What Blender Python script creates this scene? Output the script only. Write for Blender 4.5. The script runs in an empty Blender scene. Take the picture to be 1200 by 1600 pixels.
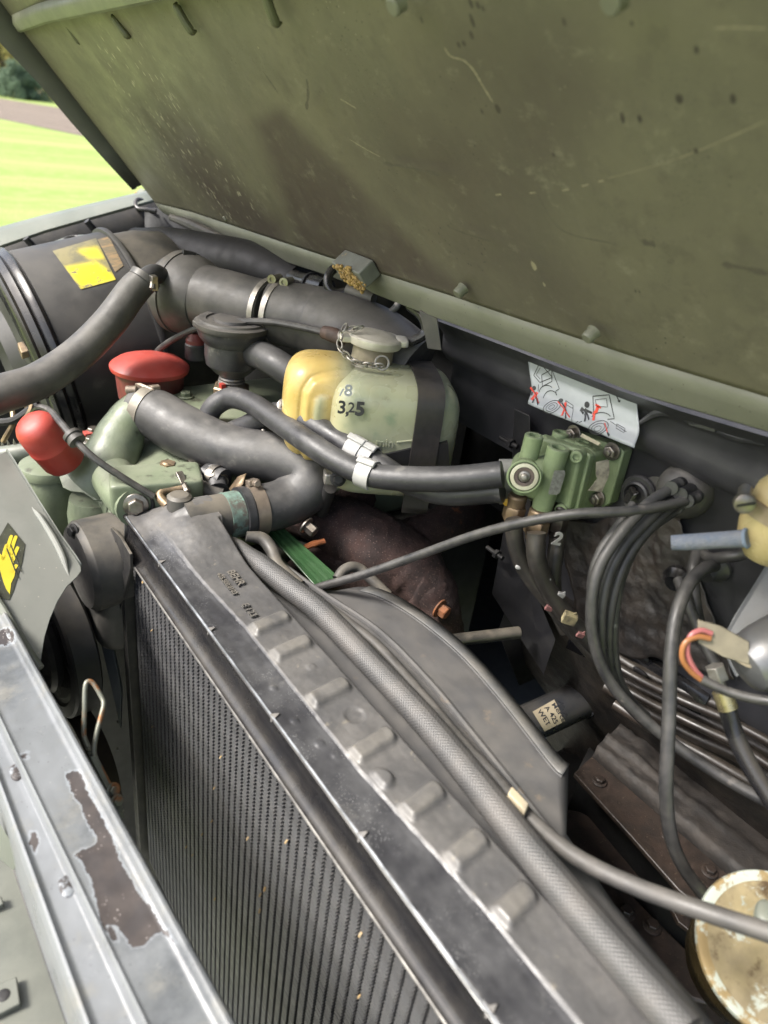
import bpy, math, random
from mathutils import Vector as V3, Matrix
random.seed(7)
scene = bpy.context.scene
COL = scene.collection

# ------------------------------------------------------------------ camera
FPX = 1110.0
CAM = V3((0.0, 0.0, 0.42))
def _axes():
    d = lambda p: V3((p[0]-600, -(p[1]-800), -FPX))
    Z = -d((314, 2817)).normalized()
    Y = d((-350, 80)); Y = (Y - Y.dot(Z)*Z).normalized()
    X = Y.cross(Z)
    return Matrix((X, Y, Z))          # world = ROT @ camera
ROT = _axes()
cd = bpy.data.cameras.new('camera'); cam = bpy.data.objects.new('camera', cd); COL.objects.link(cam)
cam.matrix_world = Matrix.Translation(CAM) @ ROT.to_4x4()
cd.sensor_fit = 'VERTICAL'; cd.sensor_height = 36.0; cd.lens = 36.0*FPX/1600
cd.clip_start = 0.02; cd.clip_end = 2000
cd.dof.use_dof = True; cd.dof.focus_distance = 0.80; cd.dof.aperture_fstop = 5.6
scene.camera = cam

# ------------------------------------------------------------------ light
SUN_TO = V3((-0.62, 0.18, 0.76)).normalized()
w = bpy.data.worlds.new('World'); scene.world = w; w.use_nodes = True
nt = w.node_tree; nt.nodes.clear()
sky = nt.nodes.new('ShaderNodeTexSky'); sky.sky_type = 'NISHITA'; sky.sun_disc = False
sky.sun_elevation = math.asin(SUN_TO.z); sky.sun_rotation = math.atan2(SUN_TO.x, SUN_TO.y)
sky.air_density = 1.0; sky.dust_density = 4.0; sky.ozone_density = 1.0
hs = nt.nodes.new('ShaderNodeHueSaturation'); hs.inputs['Saturation'].default_value = 0.75
bg = nt.nodes.new('ShaderNodeBackground'); bg.inputs['Strength'].default_value = 0.12
wo = nt.nodes.new('ShaderNodeOutputWorld')
nt.links.new(sky.outputs[0], hs.inputs['Color']); nt.links.new(hs.outputs[0], bg.inputs['Color']); nt.links.new(bg.outputs[0], wo.inputs[0])
sl = bpy.data.lights.new('sun', 'SUN'); sl.energy = 2.3; sl.angle = math.radians(16); sl.color = (1.0, 0.965, 0.91)
so = bpy.data.objects.new('sun', sl); COL.objects.link(so)
so.rotation_euler = (-SUN_TO).to_track_quat('-Z', 'Y').to_euler(); so.location = (-3, 1, 5)
vs = scene.view_settings; vs.view_transform = 'Standard'; vs.look = 'None'; vs.gamma = 1.0; vs.use_curve_mapping = False
vs.exposure = 1.75

scene.render.engine = 'CYCLES'; scene.cycles.max_bounces = 5; scene.cycles.diffuse_bounces = 3; scene.cycles.glossy_bounces = 2; scene.cycles.transmission_bounces = 2

# ------------------------------------------------------------------ points from measured directions
def ray(px, py): return ROT @ V3((px-600, -(py-800), -FPX))
def D(px, py, d): return CAM + ray(px, py)*(d/FPX)                       # d = depth along the view axis
def _pl(px, py, ax, v): r = ray(px, py); return CAM + r*((v-CAM[ax])/r[ax])
def PX(px, py, x): return _pl(px, py, 0, x)
def PY(px, py, y): return _pl(px, py, 1, y)
def PZ(px, py, z): return _pl(px, py, 2, z)
def plane_hit(px, py, p0, n):
    r = ray(px, py); return CAM + r*((p0-CAM).dot(n)/r.dot(n))
def proj(P):
    c = ROT.transposed() @ (V3(P)-CAM); return (600-FPX*c[0]/c[2], 800+FPX*c[1]/c[2])
def dep(P): return -(ROT.transposed() @ (V3(P)-CAM))[2]
def pr(px, d): return px*d/FPX                                           # length in px at depth d -> metres

# ------------------------------------------------------------------ mesh helpers
def join(parts):
    Vv, Ff = [], []
    for v, f in parts:
        o = len(Vv); Vv += list(v); Ff += [tuple(i+o for i in q) for q in f]
    return Vv, Ff
def frame(a, ref=None):
    a = V3(a).normalized()
    ref = V3(ref) if ref is not None else (V3((0, 0, 1)) if abs(a.z) < .9 else V3((1, 0, 0)))
    u = (ref - ref.dot(a)*a).normalized(); return u, a.cross(u), a
def box(c, hx, hy, hz):
    c = V3(c); hx = V3(hx) if not isinstance(hx, (int, float)) else V3((hx, 0, 0))
    hy = V3(hy) if not isinstance(hy, (int, float)) else V3((0, hy, 0)); hz = V3(hz) if not isinstance(hz, (int, float)) else V3((0, 0, hz))
    v = [c + hx*i + hy*j + hz*k for i in (-1, 1) for j in (-1, 1) for k in (-1, 1)]
    return v, [(0,1,3,2),(4,6,7,5),(0,4,5,1),(2,3,7,6),(0,2,6,4),(1,5,7,3)]
def lathe(prof, o, axis, n=32, ref=None, arc=None):
    o = V3(o); u, w_, a = frame(axis, ref); v = []; f = []
    for r, t in prof:
        for k in range(n):
            th = 2*math.pi*k/n; v.append(o + a*t + (u*math.cos(th) + w_*math.sin(th))*max(r, 1e-5))
    for i in range(len(prof)-1):
        for k in range(n):
            k2 = (k+1) % n; f.append((i*n+k, i*n+k2, (i+1)*n+k2, (i+1)*n+k))
    if prof[0][0] > 1e-4: f.append(tuple(range(n-1, -1, -1)))
    if prof[-1][0] > 1e-4: f.append(tuple((len(prof)-1)*n+k for k in range(n)))
    return v, f
def cyl(a, b, r, n=16, r2=None):
    a = V3(a); b = V3(b); L = (b-a).length
    return lathe([(r, 0), (r if r2 is None else r2, L)], a, b-a, n)
def catmull(pts, res=8):
    P = [V3(p) for p in pts]
    if len(P) < 3: return [P[0].lerp(P[-1], i/res) for i in range(res+1)]
    P = [P[0]*2-P[1]] + P + [P[-1]*2-P[-2]]; out = []
    for i in range(1, len(P)-2):
        for k in range(res):
            t = k/res; a, b, c, d = P[i-1], P[i], P[i+1], P[i+2]
            out.append(.5*((2*b)+(c-a)*t+(2*a-5*b+4*c-d)*t*t+(3*b-a-3*c+d)*t**3))
    out.append(P[-2]); return out
def tube(pts, r, n=12, res=8, cap=True, flat=None):
    rs = r if isinstance(r, (list, tuple)) else [r]*len(pts)
    Q = catmull(pts, res); m = len(Q)
    def rad(i):
        if len(rs) == 1: return rs[0]
        t = i/(m-1)*(len(rs)-1); k = min(int(t), len(rs)-2); s = t-k; s = s*s*(3-2*s); return rs[k]*(1-s)+rs[k+1]*s
    v = []; f = []; u = None
    for i in range(m):
        a = (Q[min(i+1, m-1)]-Q[max(i-1, 0)]).normalized()
        if u is None: u = frame(a)[0]
        else:
            u = u - u.dot(a)*a
            u = u.normalized() if u.length > 1e-6 else frame(a)[0]
        w_ = a.cross(u); R = rad(i)
        for k in range(n):
            th = 2*math.pi*k/n; v.append(Q[i] + (u*math.cos(th) + w_*math.sin(th))*R)
    for i in range(m-1):
        for k in range(n):
            k2 = (k+1) % n; f.append((i*n+k, i*n+k2, (i+1)*n+k2, (i+1)*n+k))
    if cap: f.append(tuple(range(n-1, -1, -1))); f.append(tuple((m-1)*n+k for k in range(n)))
    return v, f
def prism(poly, vec):
    n = len(poly); vec = V3(vec); v = [V3(p) for p in poly] + [V3(p)+vec for p in poly]
    return v, [tuple(range(n-1, -1, -1)), tuple(range(n, 2*n))] + [(i, (i+1) % n, n+(i+1) % n, n+i) for i in range(n)]
def grid(rows):
    m = len(rows); n = len(rows[0]); v = [V3(p) for r in rows for p in r]
    return v, [(i*n+j, i*n+j+1, (i+1)*n+j+1, (i+1)*n+j) for i in range(m-1) for j in range(n-1)]
def torus(c, axis, R, r, n=20, m=8, sx=1.0, ref=None):
    c = V3(c); u, w_, a = frame(axis, ref); v = []; f = []
    for i in range(n):
        th = 2*math.pi*i/n; dr = u*math.cos(th)*sx + w_*math.sin(th)
        for j in range(m):
            ph = 2*math.pi*j/m; v.append(c + dr*R + dr.normalized()*(r*math.cos(ph)) + a*(r*math.sin(ph)))
    for i in range(n):
        for j in range(m):
            i2 = (i+1) % n; j2 = (j+1) % m; f.append((i*m+j, i2*m+j, i2*m+j2, i*m+j2))
    return v, f
def superell(c, hx, hy, hz, e=4.0, n=24, m=40):
    c = V3(c); v = []; f = []
    sp = lambda x, p: math.copysign(abs(x)**p, x); p = 2.0/e
    for i in range(n+1):
        la = -math.pi/2 + math.pi*i/n
        for j in range(m):
            lo = 2*math.pi*j/m
            v.append(c + V3(hx)*(sp(math.cos(la), p)*sp(math.cos(lo), p)) + V3(hy)*(sp(math.cos(la), p)*sp(math.sin(lo), p)) + V3(hz)*sp(math.sin(la), p))
    for i in range(n):
        for j in range(m):
            j2 = (j+1) % m; f.append((i*m+j, i*m+j2, (i+1)*m+j2, (i+1)*m+j))
    return v, f
def mesh_of(name, vf, origin, smooth=True, ang=35, attrs=None):
    v, f = vf; me = bpy.data.meshes.new(name)
    me.from_pydata([tuple(V3(p)-origin) for p in v], [], f); me.update()
    if attrs:
        for k, vals in attrs.items():
            at_ = me.attributes.new(k, 'FLOAT', 'POINT'); at_.data.foreach_set('value', vals)
    if smooth:
        me.polygons.foreach_set('use_smooth', [True]*len(me.polygons)); me.set_sharp_from_angle(angle=math.radians(ang))
    return me
ROOT = {}
def tag(o, label=None, cat=None, group=None, kind=None):
    if label: o['label'] = label
    if cat: o['category'] = cat
    if group: o['group'] = group
    if kind: o['kind'] = kind
    return o
def thing(name, label, cat, loc, group=None):
    o = bpy.data.objects.new(name, None); COL.objects.link(o); o.location = V3(loc); o.empty_display_size = .02
    ROOT[o] = V3(loc); return tag(o, label, cat, group)
def mk(name, vf, mat, parent=None, bevel=0, solid=0, smooth=True, ang=35, attrs=None, seg=2, fix=True):
    if parent is not None: org = ROOT[parent]
    else:
        n = len(vf[0]); org = V3((sum(p[0] for p in vf[0])/n, sum(p[1] for p in vf[0])/n, min(p[2] for p in vf[0])))
    me = mesh_of(name, vf, org, smooth, ang, attrs)
    if fix:
        import bmesh
        bm = bmesh.new(); bm.from_mesh(me); bmesh.ops.recalc_face_normals(bm, faces=bm.faces); bm.to_mesh(me); bm.free()
        if smooth: me.set_sharp_from_angle(angle=math.radians(ang))
    o = bpy.data.objects.new(name, me); COL.objects.link(o); me.materials.append(mat)
    if parent is not None: o.parent = parent
    else: o.location = org
    ROOT[o] = org
    if solid: md = o.modifiers.new('s', 'SOLIDIFY'); md.thickness = solid; md.offset = 0
    if bevel:
        md = o.modifiers.new('b', 'BEVEL'); md.width = bevel; md.segments = seg; md.limit_method = 'ANGLE'; md.angle_limit = math.radians(40)
        md.harden_normals = False
    return o
def text_vf(s, origin, xdir, ydir, size, depth=.0004, bold=0.0):
    cu = bpy.data.curves.new('t', 'FONT'); cu.body = s; cu.size = 1; cu.extrude = depth/size; cu.offset = bold; cu.resolution_u = 3
    o = bpy.data.objects.new('t', cu); COL.objects.link(o); bpy.context.view_layer.update()
    me = o.evaluated_get(bpy.context.evaluated_depsgraph_get()).to_mesh()
    x = V3(xdir).normalized(); y = V3(ydir); y = (y-y.dot(x)*x).normalized(); z = x.cross(y); og = V3(origin)
    v = [og + (x*p.co.x + y*p.co.y + z*p.co.z)*size for p in me.vertices]; f = [tuple(p.vertices) for p in me.polygons]
    bpy.data.objects.remove(o); bpy.data.curves.remove(cu); return v, f
def bolt_vf(p, n, r, h=None, washer=True):
    p = V3(p); n = V3(n).normalized(); h = h or r*.9; out = []
    if washer: out.append(lathe([(r*1.5, 0), (r*1.5, r*.22), (r*1.4, r*.28)], p, n, 20))
    out.append(lathe([(r, r*.2), (r, h), (r*.86, h+r*.14)], p, n, 6)); return join(out)
def band(c, axis, r, wdt, t=.0012, n=40):
    return lathe([(r, -wdt/2), (r+t, -wdt/2), (r+t, wdt/2), (r, wdt/2)], c, axis, n)
def smoothstep(a, b, x): t = max(0, min(1, (x-a)/(b-a))); return t*t*(3-2*t)

# ------------------------------------------------------------------ materials
def _n(nt, t, **k):
    n = nt.nodes.new(t)
    for a, b in k.items(): setattr(n, a, b)
    return n
class G:
    """tiny node-graph helper"""
    def __init__(s, name):
        s.m = bpy.data.materials.new(name); s.m.use_nodes = True; s.t = s.m.node_tree; s.b = s.t.nodes['Principled BSDF']
        s.co = _n(s.t, 'ShaderNodeTexCoord').outputs['Object']
    def L(s, a, b): s.t.links.new(a, b)
    def val(s, sock, v):
        if hasattr(v, 'is_linked') or hasattr(v, 'links'): s.L(v, sock)
        else: sock.default_value = v if not (isinstance(v, tuple) and len(v) == 3 and sock.type == 'RGBA') else (*v, 1)
    def noise(s, scale, detail=4, rough=.55, co=None, dist=0.0, out='Fac'):
        n = _n(s.t, 'ShaderNodeTexNoise'); n.inputs['Scale'].default_value = scale; n.inputs['Detail'].default_value = detail
        n.inputs['Roughness'].default_value = rough; n.inputs['Distortion'].default_value = dist
        s.L(co or s.co, n.inputs['Vector']); return n.outputs[out]
    def voro(s, scale, co=None, feature='F1', out='Distance', rnd=1.0):
        n = _n(s.t, 'ShaderNodeTexVoronoi', feature=feature); n.inputs['Scale'].default_value = scale; n.inputs['Randomness'].default_value = rnd
        s.L(co or s.co, n.inputs['Vector']); return n.outputs[out]
    def mapr(s, v, a, b, c=0.0, d=1.0, smooth=True):
        n = _n(s.t, 'ShaderNodeMapRange'); n.interpolation_type = 'SMOOTHSTEP' if smooth else 'LINEAR'
        s.val(n.inputs[0], v); n.inputs[1].default_value = a; n.inputs[2].default_value = b; n.inputs[3].default_value = c; n.inputs[4].default_value = d
        return n.outputs[0]
    def math(s, op, a, b=None):
        n = _n(s.t, 'ShaderNodeMath', operation=op, use_clamp=False); s.val(n.inputs[0], a)
        if b is not None: s.val(n.inputs[1], b)
        return n.outputs[0]
    def mix(s, fac, a, b, mode='MIX'):
        n = _n(s.t, 'ShaderNodeMix', data_type='RGBA', blend_type=mode); s.val(n.inputs[0], fac); s.val(n.inputs[6], a); s.val(n.inputs[7], b); return n.outputs[2]
    def mapping(s, scale=(1,1,1), rot=(0,0,0), co=None):
        n = _n(s.t, 'ShaderNodeMapping'); n.inputs['Scale'].default_value = scale; n.inputs['Rotation'].default_value = rot; s.L(co or s.co, n.inputs[0]); return n.outputs[0]
    def attr(s, name): return _n(s.t, 'ShaderNodeAttribute', attribute_name=name).outputs['Fac']
    def nz(s):
        g = _n(s.t, 'ShaderNodeNewGeometry'); x = _n(s.t, 'ShaderNodeSeparateXYZ'); s.L(g.outputs['Normal'], x.inputs[0]); return x.outputs[2]
    def bump(s, h, strength=.2, dist=.001):
        n = _n(s.t, 'ShaderNodeBump'); n.inputs['Strength'].default_value = strength; n.inputs['Distance'].default_value = dist
        s.L(h, n.inputs['Height']); s.L(n.outputs[0], s.b.inputs['Normal']); return n
    def done(s, col=None, rough=None, metal=None, spec=None):
        if col is not None: s.val(s.b.inputs['Base Color'], col)
        if rough is not None: s.val(s.b.inputs['Roughness'], rough)
        if metal is not None: s.val(s.b.inputs['Metallic'], metal)
        if spec is not None: s.val(s.b.inputs['Specular IOR Level'], spec)
        return s.m
def M(name, c1, c2=None, s=25, rough=.55, metal=0.0, bump=.15, bs=350, dust=0.0, dustc=(.26, .225, .17), speck=None, patch=None, spec=.5, rvar=.15, k=.78):
    sc_ = lambda c: tuple(x*k for x in c)
    c1 = sc_(c1); c2 = sc_(c2) if c2 else None; dustc = sc_(dustc)
    patch = (sc_(patch[0]), *patch[1:]) if patch else None; speck = (sc_(speck[0]), *speck[1:]) if speck else None
    g = G(name); c2 = c2 or tuple(x*.7 for x in c1)
    col = g.mix(g.mapr(g.noise(s, 5, .6), .32, .68), c1, c2)
    if patch:                                   # (colour, scale, lo, hi): worn or stained patches with an edge
        col = g.mix(g.mapr(g.noise(patch[1], 8, .62), patch[2], patch[3]), col, patch[0])
    if speck:                                   # (colour, scale, radius)
        col = g.mix(g.mapr(g.voro(speck[1]), speck[2], speck[2]*.6), col, speck[0])
    ro = g.mapr(g.noise(s*2.3, 4), .3, .7, rough-rvar*.5, rough+rvar*.5)
    if dust:
        up = g.mapr(g.nz(), -.1, .9); dn = g.mapr(g.noise(s*.8, 6, .65), .28, .72)
        k = g.math('MULTIPLY', g.math('MULTIPLY', up, dn), dust)
        k = g.math('ADD', k, g.math('MULTIPLY', g.mapr(g.noise(s*3, 5), .4, .8), dust*.18))
        col = g.mix(k, col, dustc); ro = g.mix(k, ro, (.85, .85, .85))
    if bump: g.bump(g.noise(bs, 5, .65), bump, .0012)
    return g.done(col, ro, metal, spec)

# ================================================================== materials used by several things
m_blackpaint = M('black_paint', (.018, .018, .019), (.035, .034, .033), 30, .38, dust=.55, bump=.12, speck=((.32, .31, .29), 420, .1))
m_dark = M('dark_sheet_metal', (.014, .014, .017), (.024, .024, .026), 18, .5, dust=.22, bump=.1)
m_blackshade = M('black_metal_and_shade', (.006, .006, .008), (.01, .0095, .0095), 20, .6, dust=.05, bump=.2)  # black metal; also stands in for shade on sheets closing gaps
m_dusty = M('dusty_black_paint', (.045, .044, .043), (.09, .085, .078), 22, .5, dust=.5, bump=.12)
m_shroud = M('dusty_grey_sheet', (.1, .099, .1), (.07, .07, .072), 22, .42, dust=.45, dustc=(.19, .175, .155), bump=.06, bs=600, patch=((.16, .13, .1), 40, .62, .72))
m_rubber = M('rubber_hose', (.022, .022, .025), (.045, .045, .048), 28, .4, dust=.42, dustc=(.16, .155, .15), bump=.22, bs=260, patch=((.15, .142, .13), 48, .58, .72), speck=((.14, .135, .125), 260, .1))
m_rubberold = M('aged_rubber', (.05, .048, .046), (.085, .08, .073), 30, .48, dust=.5, dustc=(.19, .175, .155), bump=.16, bs=420, patch=((.045, .042, .04), 24, .56, .7))
m_cable = M('cable_sheath', (.026, .026, .027), (.055, .053, .05), 60, .38, dust=.45, dustc=(.17, .16, .145), bump=.12, bs=700, patch=((.14, .125, .11), 55, .63, .72))
m_pipe = M('oily_black_pipe', (.016, .014, .013), (.034, .026, .021), 40, .36, dust=.15, bump=.15, bs=250, patch=((.12, .085, .06), 70, .66, .74))
m_mat = M('dull_tarry_rubber', (.018, .016, .015), (.04, .033, .028), 40, .72, bump=.6, bs=220, dust=.15, dustc=(.09, .075, .06))
m_green = M('engine_green_paint', (.2, .235, .155), (.14, .17, .11), 22, .38, dust=.35, dustc=(.3, .29, .23), bump=.25, bs=260, patch=((.05, .055, .035), 42, .58, .72))
m_valve = M('valve_green_paint', (.25, .32, .175), (.19, .25, .13), 35, .4, dust=.2, bump=.3, bs=800, patch=((.06, .065, .04), 55, .62, .78))
m_steel = M('dull_steel', (.38, .36, .33), (.25, .22, .19), 60, .35, metal=.9, dust=.3, bump=.1)
m_zinc = M('bright_zinc', (.42, .4, .37), (.28, .26, .23), 80, .4, metal=.7, dust=.4, bump=.1)
m_brass = M('stained_brass_fitting', (.33, .24, .14), (.17, .12, .08), 70, .45, metal=.6, dust=.2, bump=.12)
m_rail = M('oily_brown_frame', (.042, .029, .023), (.018, .014, .012), 45, .4, dust=.12, dustc=(.12, .09, .07), bump=.6, bs=260, speck=((.17, .13, .09), 190, .12), patch=((.012, .01, .01), 35, .55, .66))
m_tar = M('tarred_insulation', (.015, .014, .014), (.042, .034, .028), 28, .45, bump=.8, bs=160, dust=.2, dustc=(.1, .082, .066))
m_red = M('red_plastic', (.46, .055, .04), (.36, .04, .03), 20, .42, dust=.25, dustc=(.45, .2, .17), bump=.08, patch=((.16, .035, .025), 45, .6, .76))
m_redold = M('stained_red_paint', (.22, .045, .04), (.1, .03, .027), 35, .5, dust=.1, bump=.08, patch=((.05, .02, .02), 40, .55, .75))
m_white = M('white_plastic', (.44, .437, .425), (.36, .355, .34), 40, .35, bump=.03)
m_rust = M('burnt_rust_iron', (.055, .027, .022), (.022, .013, .012), 30, .85, bump=1.0, bs=330, speck=((.13, .085, .07), 300, .24), patch=((.22, .075, .03), 16, .66, .72))
m_blackgloss = M('gloss_black_metal', (.012, .012, .014), (.02, .02, .022), 20, .22, dust=.2, bump=.04)
m_ltgreen = M('grey_green_paint', (.175, .19, .155), (.135, .15, .12), 10, .4, dust=.25, dustc=(.32, .31, .26), bump=.06, patch=((.08, .085, .07), 60, .7, .8))

# ================================================================== setting: field, ploughed strip, yard
GZ = -1.3
def m_grass():
    g = G('meadow_grass'); st = g.mapping((.12, 1.0, 1), (0, 0, .62))
    c = g.mix(g.mapr(g.noise(.6, 4, .6, st), .38, .62), (.19, .27, .07), (.31, .36, .13))
    c = g.mix(g.mapr(g.noise(3.5, 6, .7), .4, .7), c, (.29, .31, .13)); c = g.mix(g.mapr(g.noise(22, 5, .7), .35, .75), c, (.17, .24, .06))
    g.bump(g.noise(40, 6, .7), .25, .03); return g.done(c, .9, spec=.1)
def m_plough():
    g = G('ploughed_soil'); st = g.mapping((.3, 2.5, 1), (0, 0, .62))
    c = g.mix(g.mapr(g.noise(1.2, 6, .7, st), .35, .65), (.2, .165, .135), (.14, .115, .095)); c = g.mix(g.mapr(g.noise(7, 5), .5, .75), c, (.25, .215, .165))
    g.bump(g.noise(5, 6, .7), .8, .1); return g.done(c, .95, spec=.1)
def m_yard():
    g = G('gravel_yard'); c = g.mix(g.mapr(g.voro(70, out='Color'), .2, .8), (.3, .3, .26), (.2, .2, .17)); c = g.mix(g.mapr(g.noise(4, 5), .5, .7), c, (.2, .22, .12))
    g.bump(g.voro(70), .6, .02); return g.done(c, .9, spec=.2)
grass_m = m_grass()
tag(mk('field', grid([[(x, y, GZ) for x in (-900, -200, -30, 0, 30, 200, 900)] for y in (-900, -100, 0, 30, 100, 900)]), grass_m, fix=False), kind='structure')
pl = [PZ(-260, 137, GZ), PZ(-100, 168, GZ), PZ(0, 186, GZ), PZ(120, 211, GZ), PZ(360, 262, GZ)]
pu = [PZ(-260, 106, GZ), PZ(-100, 135, GZ), PZ(0, 154, GZ), PZ(120, 173, GZ), PZ(360, 214, GZ)]
tag(mk('ploughed_strip', grid([[p+V3((0, 0, .012)) for p in pl], [p+V3((0, 0, .012)) for p in pu]]), m_plough()), kind='structure')
tag(mk('yard', grid([[(x, y, GZ+.008+.004*math.sin(x*3)*math.cos(y*2)) for x in [-1.5+i*.4 for i in range(14)]] for y in [-2.2+i*.4 for i in range(12)]]), m_yard()), kind='structure')

# trees at the far edge of the field
def leaf_m(n, a, b):
    g = G(n); oi = _n(g.t, 'ShaderNodeNewGeometry').outputs['Random Per Island']
    c = g.mix(oi, a, b); tr = _n(g.t, 'ShaderNodeBsdfTranslucent'); mx = _n(g.t, 'ShaderNodeMixShader'); out = g.t.nodes['Material Output']; g.L(c, tr.inputs[0]); mx.inputs[0].default_value = .45; g.L(g.b.outputs[0], mx.inputs[1]); g.L(tr.outputs[0], mx.inputs[2]); g.L(mx.outputs[0], out.inputs[0])
    return g.done(c, .8, spec=.2)
lm = dict(yel=leaf_m('leaf_yellow', (.42, .36, .13), (.28, .27, .1)), org=leaf_m('leaf_rust', (.4, .25, .12), (.3, .2, .11)), grn=leaf_m('leaf_green', (.13, .19, .13), (.19, .25, .17)), mix=leaf_m('leaf_fading', (.3, .29, .13), (.38, .31, .15)))
m_bark = M('bark', (.09, .07, .05), (.05, .04, .03), 6, .9, bump=.5, bs=30)
def tree(px, dist, hgt, rad, lk, label, seed, low=.25):
    r = random.Random(seed); rr = ray(px, 160); t = dist/math.hypot(rr.x, rr.y); b = V3((rr.x*t, rr.y*t, GZ))
    T = thing('tree', label, 'tree', b, 'trees along the far edge of the field')
    parts = [tube([b, b+V3((.1, 0, hgt*.35)), b+V3((-.05, .1, hgt*.75))], [rad*.09, rad*.07, rad*.03], 10, 5)]
    clumps = []
    for k in range(44):
        a = r.uniform(0, 6.28); q = r.random()**.5; z = low + (1-low)*r.random(); wd = math.sin(min(1, (1.02-z)/(1-low))*math.pi*.62)
        c = b+V3((math.cos(a)*q*rad*wd, math.sin(a)*q*rad*wd, z*hgt)); clumps.append((c, rad*r.uniform(.22, .42)))
        if k < 9: parts.append(tube([b+V3((0, 0, hgt*r.uniform(.2, .5))), c], [rad*.03, rad*.008], 6, 3))
    mk('trunk', join(parts), m_bark, T)
    v = []; f = []
    for c, R in clumps:
        for j in range(190):
            d = V3((r.gauss(0, 1), r.gauss(0, 1), r.gauss(0, .8))).normalized()*(R*r.random()**.4); p = c+d; s = r.uniform(.04, .075)*rad**.6
            e1 = V3((r.gauss(0, 1), r.gauss(0, 1), r.gauss(0, 1))).normalized()*s; e2 = e1.cross(V3((r.gauss(0, 1), r.gauss(0, 1), r.gauss(0, 1))).normalized())*.8
            o = len(v); v += [p-e1, p-e2, p+e1, p+e2]; f.append((o, o+1, o+2, o+3))
    mk('crown', (v, f), lm[lk], T, smooth=False, fix=False)
tree(-60, 66, 11, 4.2, 'mix', 'fading olive tree leftmost at the far field edge', 1, .03)
tree(5, 64, 10, 3.4, 'yel', 'tall yellowing tree at the far field edge left of the dark bushes', 2, .03)
tree(24, 60, 1.9, 1.2, 'grn', 'round dark green bush at the field edge below the yellow tree', 3, .08)
tree(44, 60.5, 1.8, 1.1, 'grn', 'smaller dark green bush nearest the hood edge at the field edge', 4, .08)
tree(48, 72, 11, 3.6, 'org', 'rust brown autumn tree rising behind the dark green bushes', 5, .03)
tree(110, 74, 11, 4.0, 'mix', 'olive tree at the field edge mostly hidden by the raised hood', 6, .03)
# a pale farm building far off beside the hood edge
rr = ray(70, 150); t = 78/math.hypot(rr.x, rr.y); hb = V3((rr.x*t, rr.y*t, GZ))
T = thing('farm_shed', 'small pale shed at the far field edge beside the hood', 'shed', hb)
mk('wall', box(hb+V3((0, 0, 1.0)), 2.6, 1.8, 1.0), M('pale_render', (.7, .69, .66), (.6, .59, .56), 2, .8, bump=0, k=1.0), T)
mk('roof', prism([hb+V3((-2.8, -2.1, 2.0)), hb+V3((-2.8, 2.1, 2.0)), hb+V3((-2.8, 0, 2.9))], (5.6, 0, 0)), M('grey_roof', (.25, .22, .2), (.18, .16, .15), 3, .8, bump=0), T)

# ================================================================== raised hood
HB = [(243, 317), (300, 331), (508, 400), (700, 460), (817, 500), (1000, 560), (1200, 620)]
HB3 = [PX(a, b, .515) for a, b in HB]
def hz(y):
    P = HB3
    if y >= P[0].y: return P[0].z + (P[1].z-P[0].z)/(P[1].y-P[0].y)*(y-P[0].y)
    for i in range(len(P)-1):
        if P[i].y >= y >= P[i+1].y:
            s = (y-P[i+1].y)/(P[i].y-P[i+1].y); return P[i+1].z*(1-s)+P[i].z*s
    return P[-1].z
HC = HB3[0]
e = PY(78, 103, HC.y); HU = V3((e.x-HC.x, 0, e.z-HC.z)).normalized()       # up the hood
HN = V3((-HU.z, 0, HU.x)); HN = HN if HN.x < 0 and HN.z < 0 else -HN           # inner (lower) side normal
def hood_hit(px, py): return plane_hit(px, py, V3((.515, 0, .262)), V3((HU.z, 0, -HU.x)))
def sd_poly(p, poly):
    x, y = p; d = 1e18; ins = False; n = len(poly)
    for i in range(n):
        ax, ay = poly[i]; bx, by = poly[(i+1) % n]
        ex, ey = bx-ax, by-ay; wx, wy = x-ax, y-ay; t = max(0, min(1, (wx*ex+wy*ey)/(ex*ex+ey*ey+1e-9)))
        d = min(d, (wx-ex*t)**2+(wy-ey*t)**2)
        if (ay > y) != (by > y) and x < (bx-ax)*(y-ay)/(by-ay+1e-12)+ax: ins = not ins
    d = math.sqrt(d); return -d if ins else d
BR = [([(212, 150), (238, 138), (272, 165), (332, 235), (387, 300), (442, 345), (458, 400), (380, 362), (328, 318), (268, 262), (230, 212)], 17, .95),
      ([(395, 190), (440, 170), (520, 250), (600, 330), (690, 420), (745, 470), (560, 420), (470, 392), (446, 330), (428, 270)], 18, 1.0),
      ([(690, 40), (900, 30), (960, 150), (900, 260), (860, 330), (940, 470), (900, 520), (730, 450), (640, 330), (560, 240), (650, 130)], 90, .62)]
SP = [(140, 45), (215, 60), (300, 190), (410, 320), (390, 360), (300, 320), (225, 225), (165, 130)]
NY, NT, HL = 190, 110, .62
rows = []; br = []; spt = []
for j in range(NT):
    t = HL*j/(NT-1); row = []
    for i in range(NY):
        y = HC.y - (HC.y+.42)*(i/(NY-1)); p = V3((.515, y, hz(y))) + HU*t
        p += HN*(-.006*math.sin(math.pi*min(1, t/.5)))*smoothstep(1.41, 1.2, y)          # faint outward crown of the pressing
        row.append(p); q = proj(p) if dep(p) > .05 else (5000, 5000); b = 0
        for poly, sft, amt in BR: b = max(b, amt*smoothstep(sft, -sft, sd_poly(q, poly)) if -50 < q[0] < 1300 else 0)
        br.append(b); spt.append(smoothstep(25, -25, sd_poly(q, SP)) if q[0] < 600 else 0)
    rows.append(row)
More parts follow.
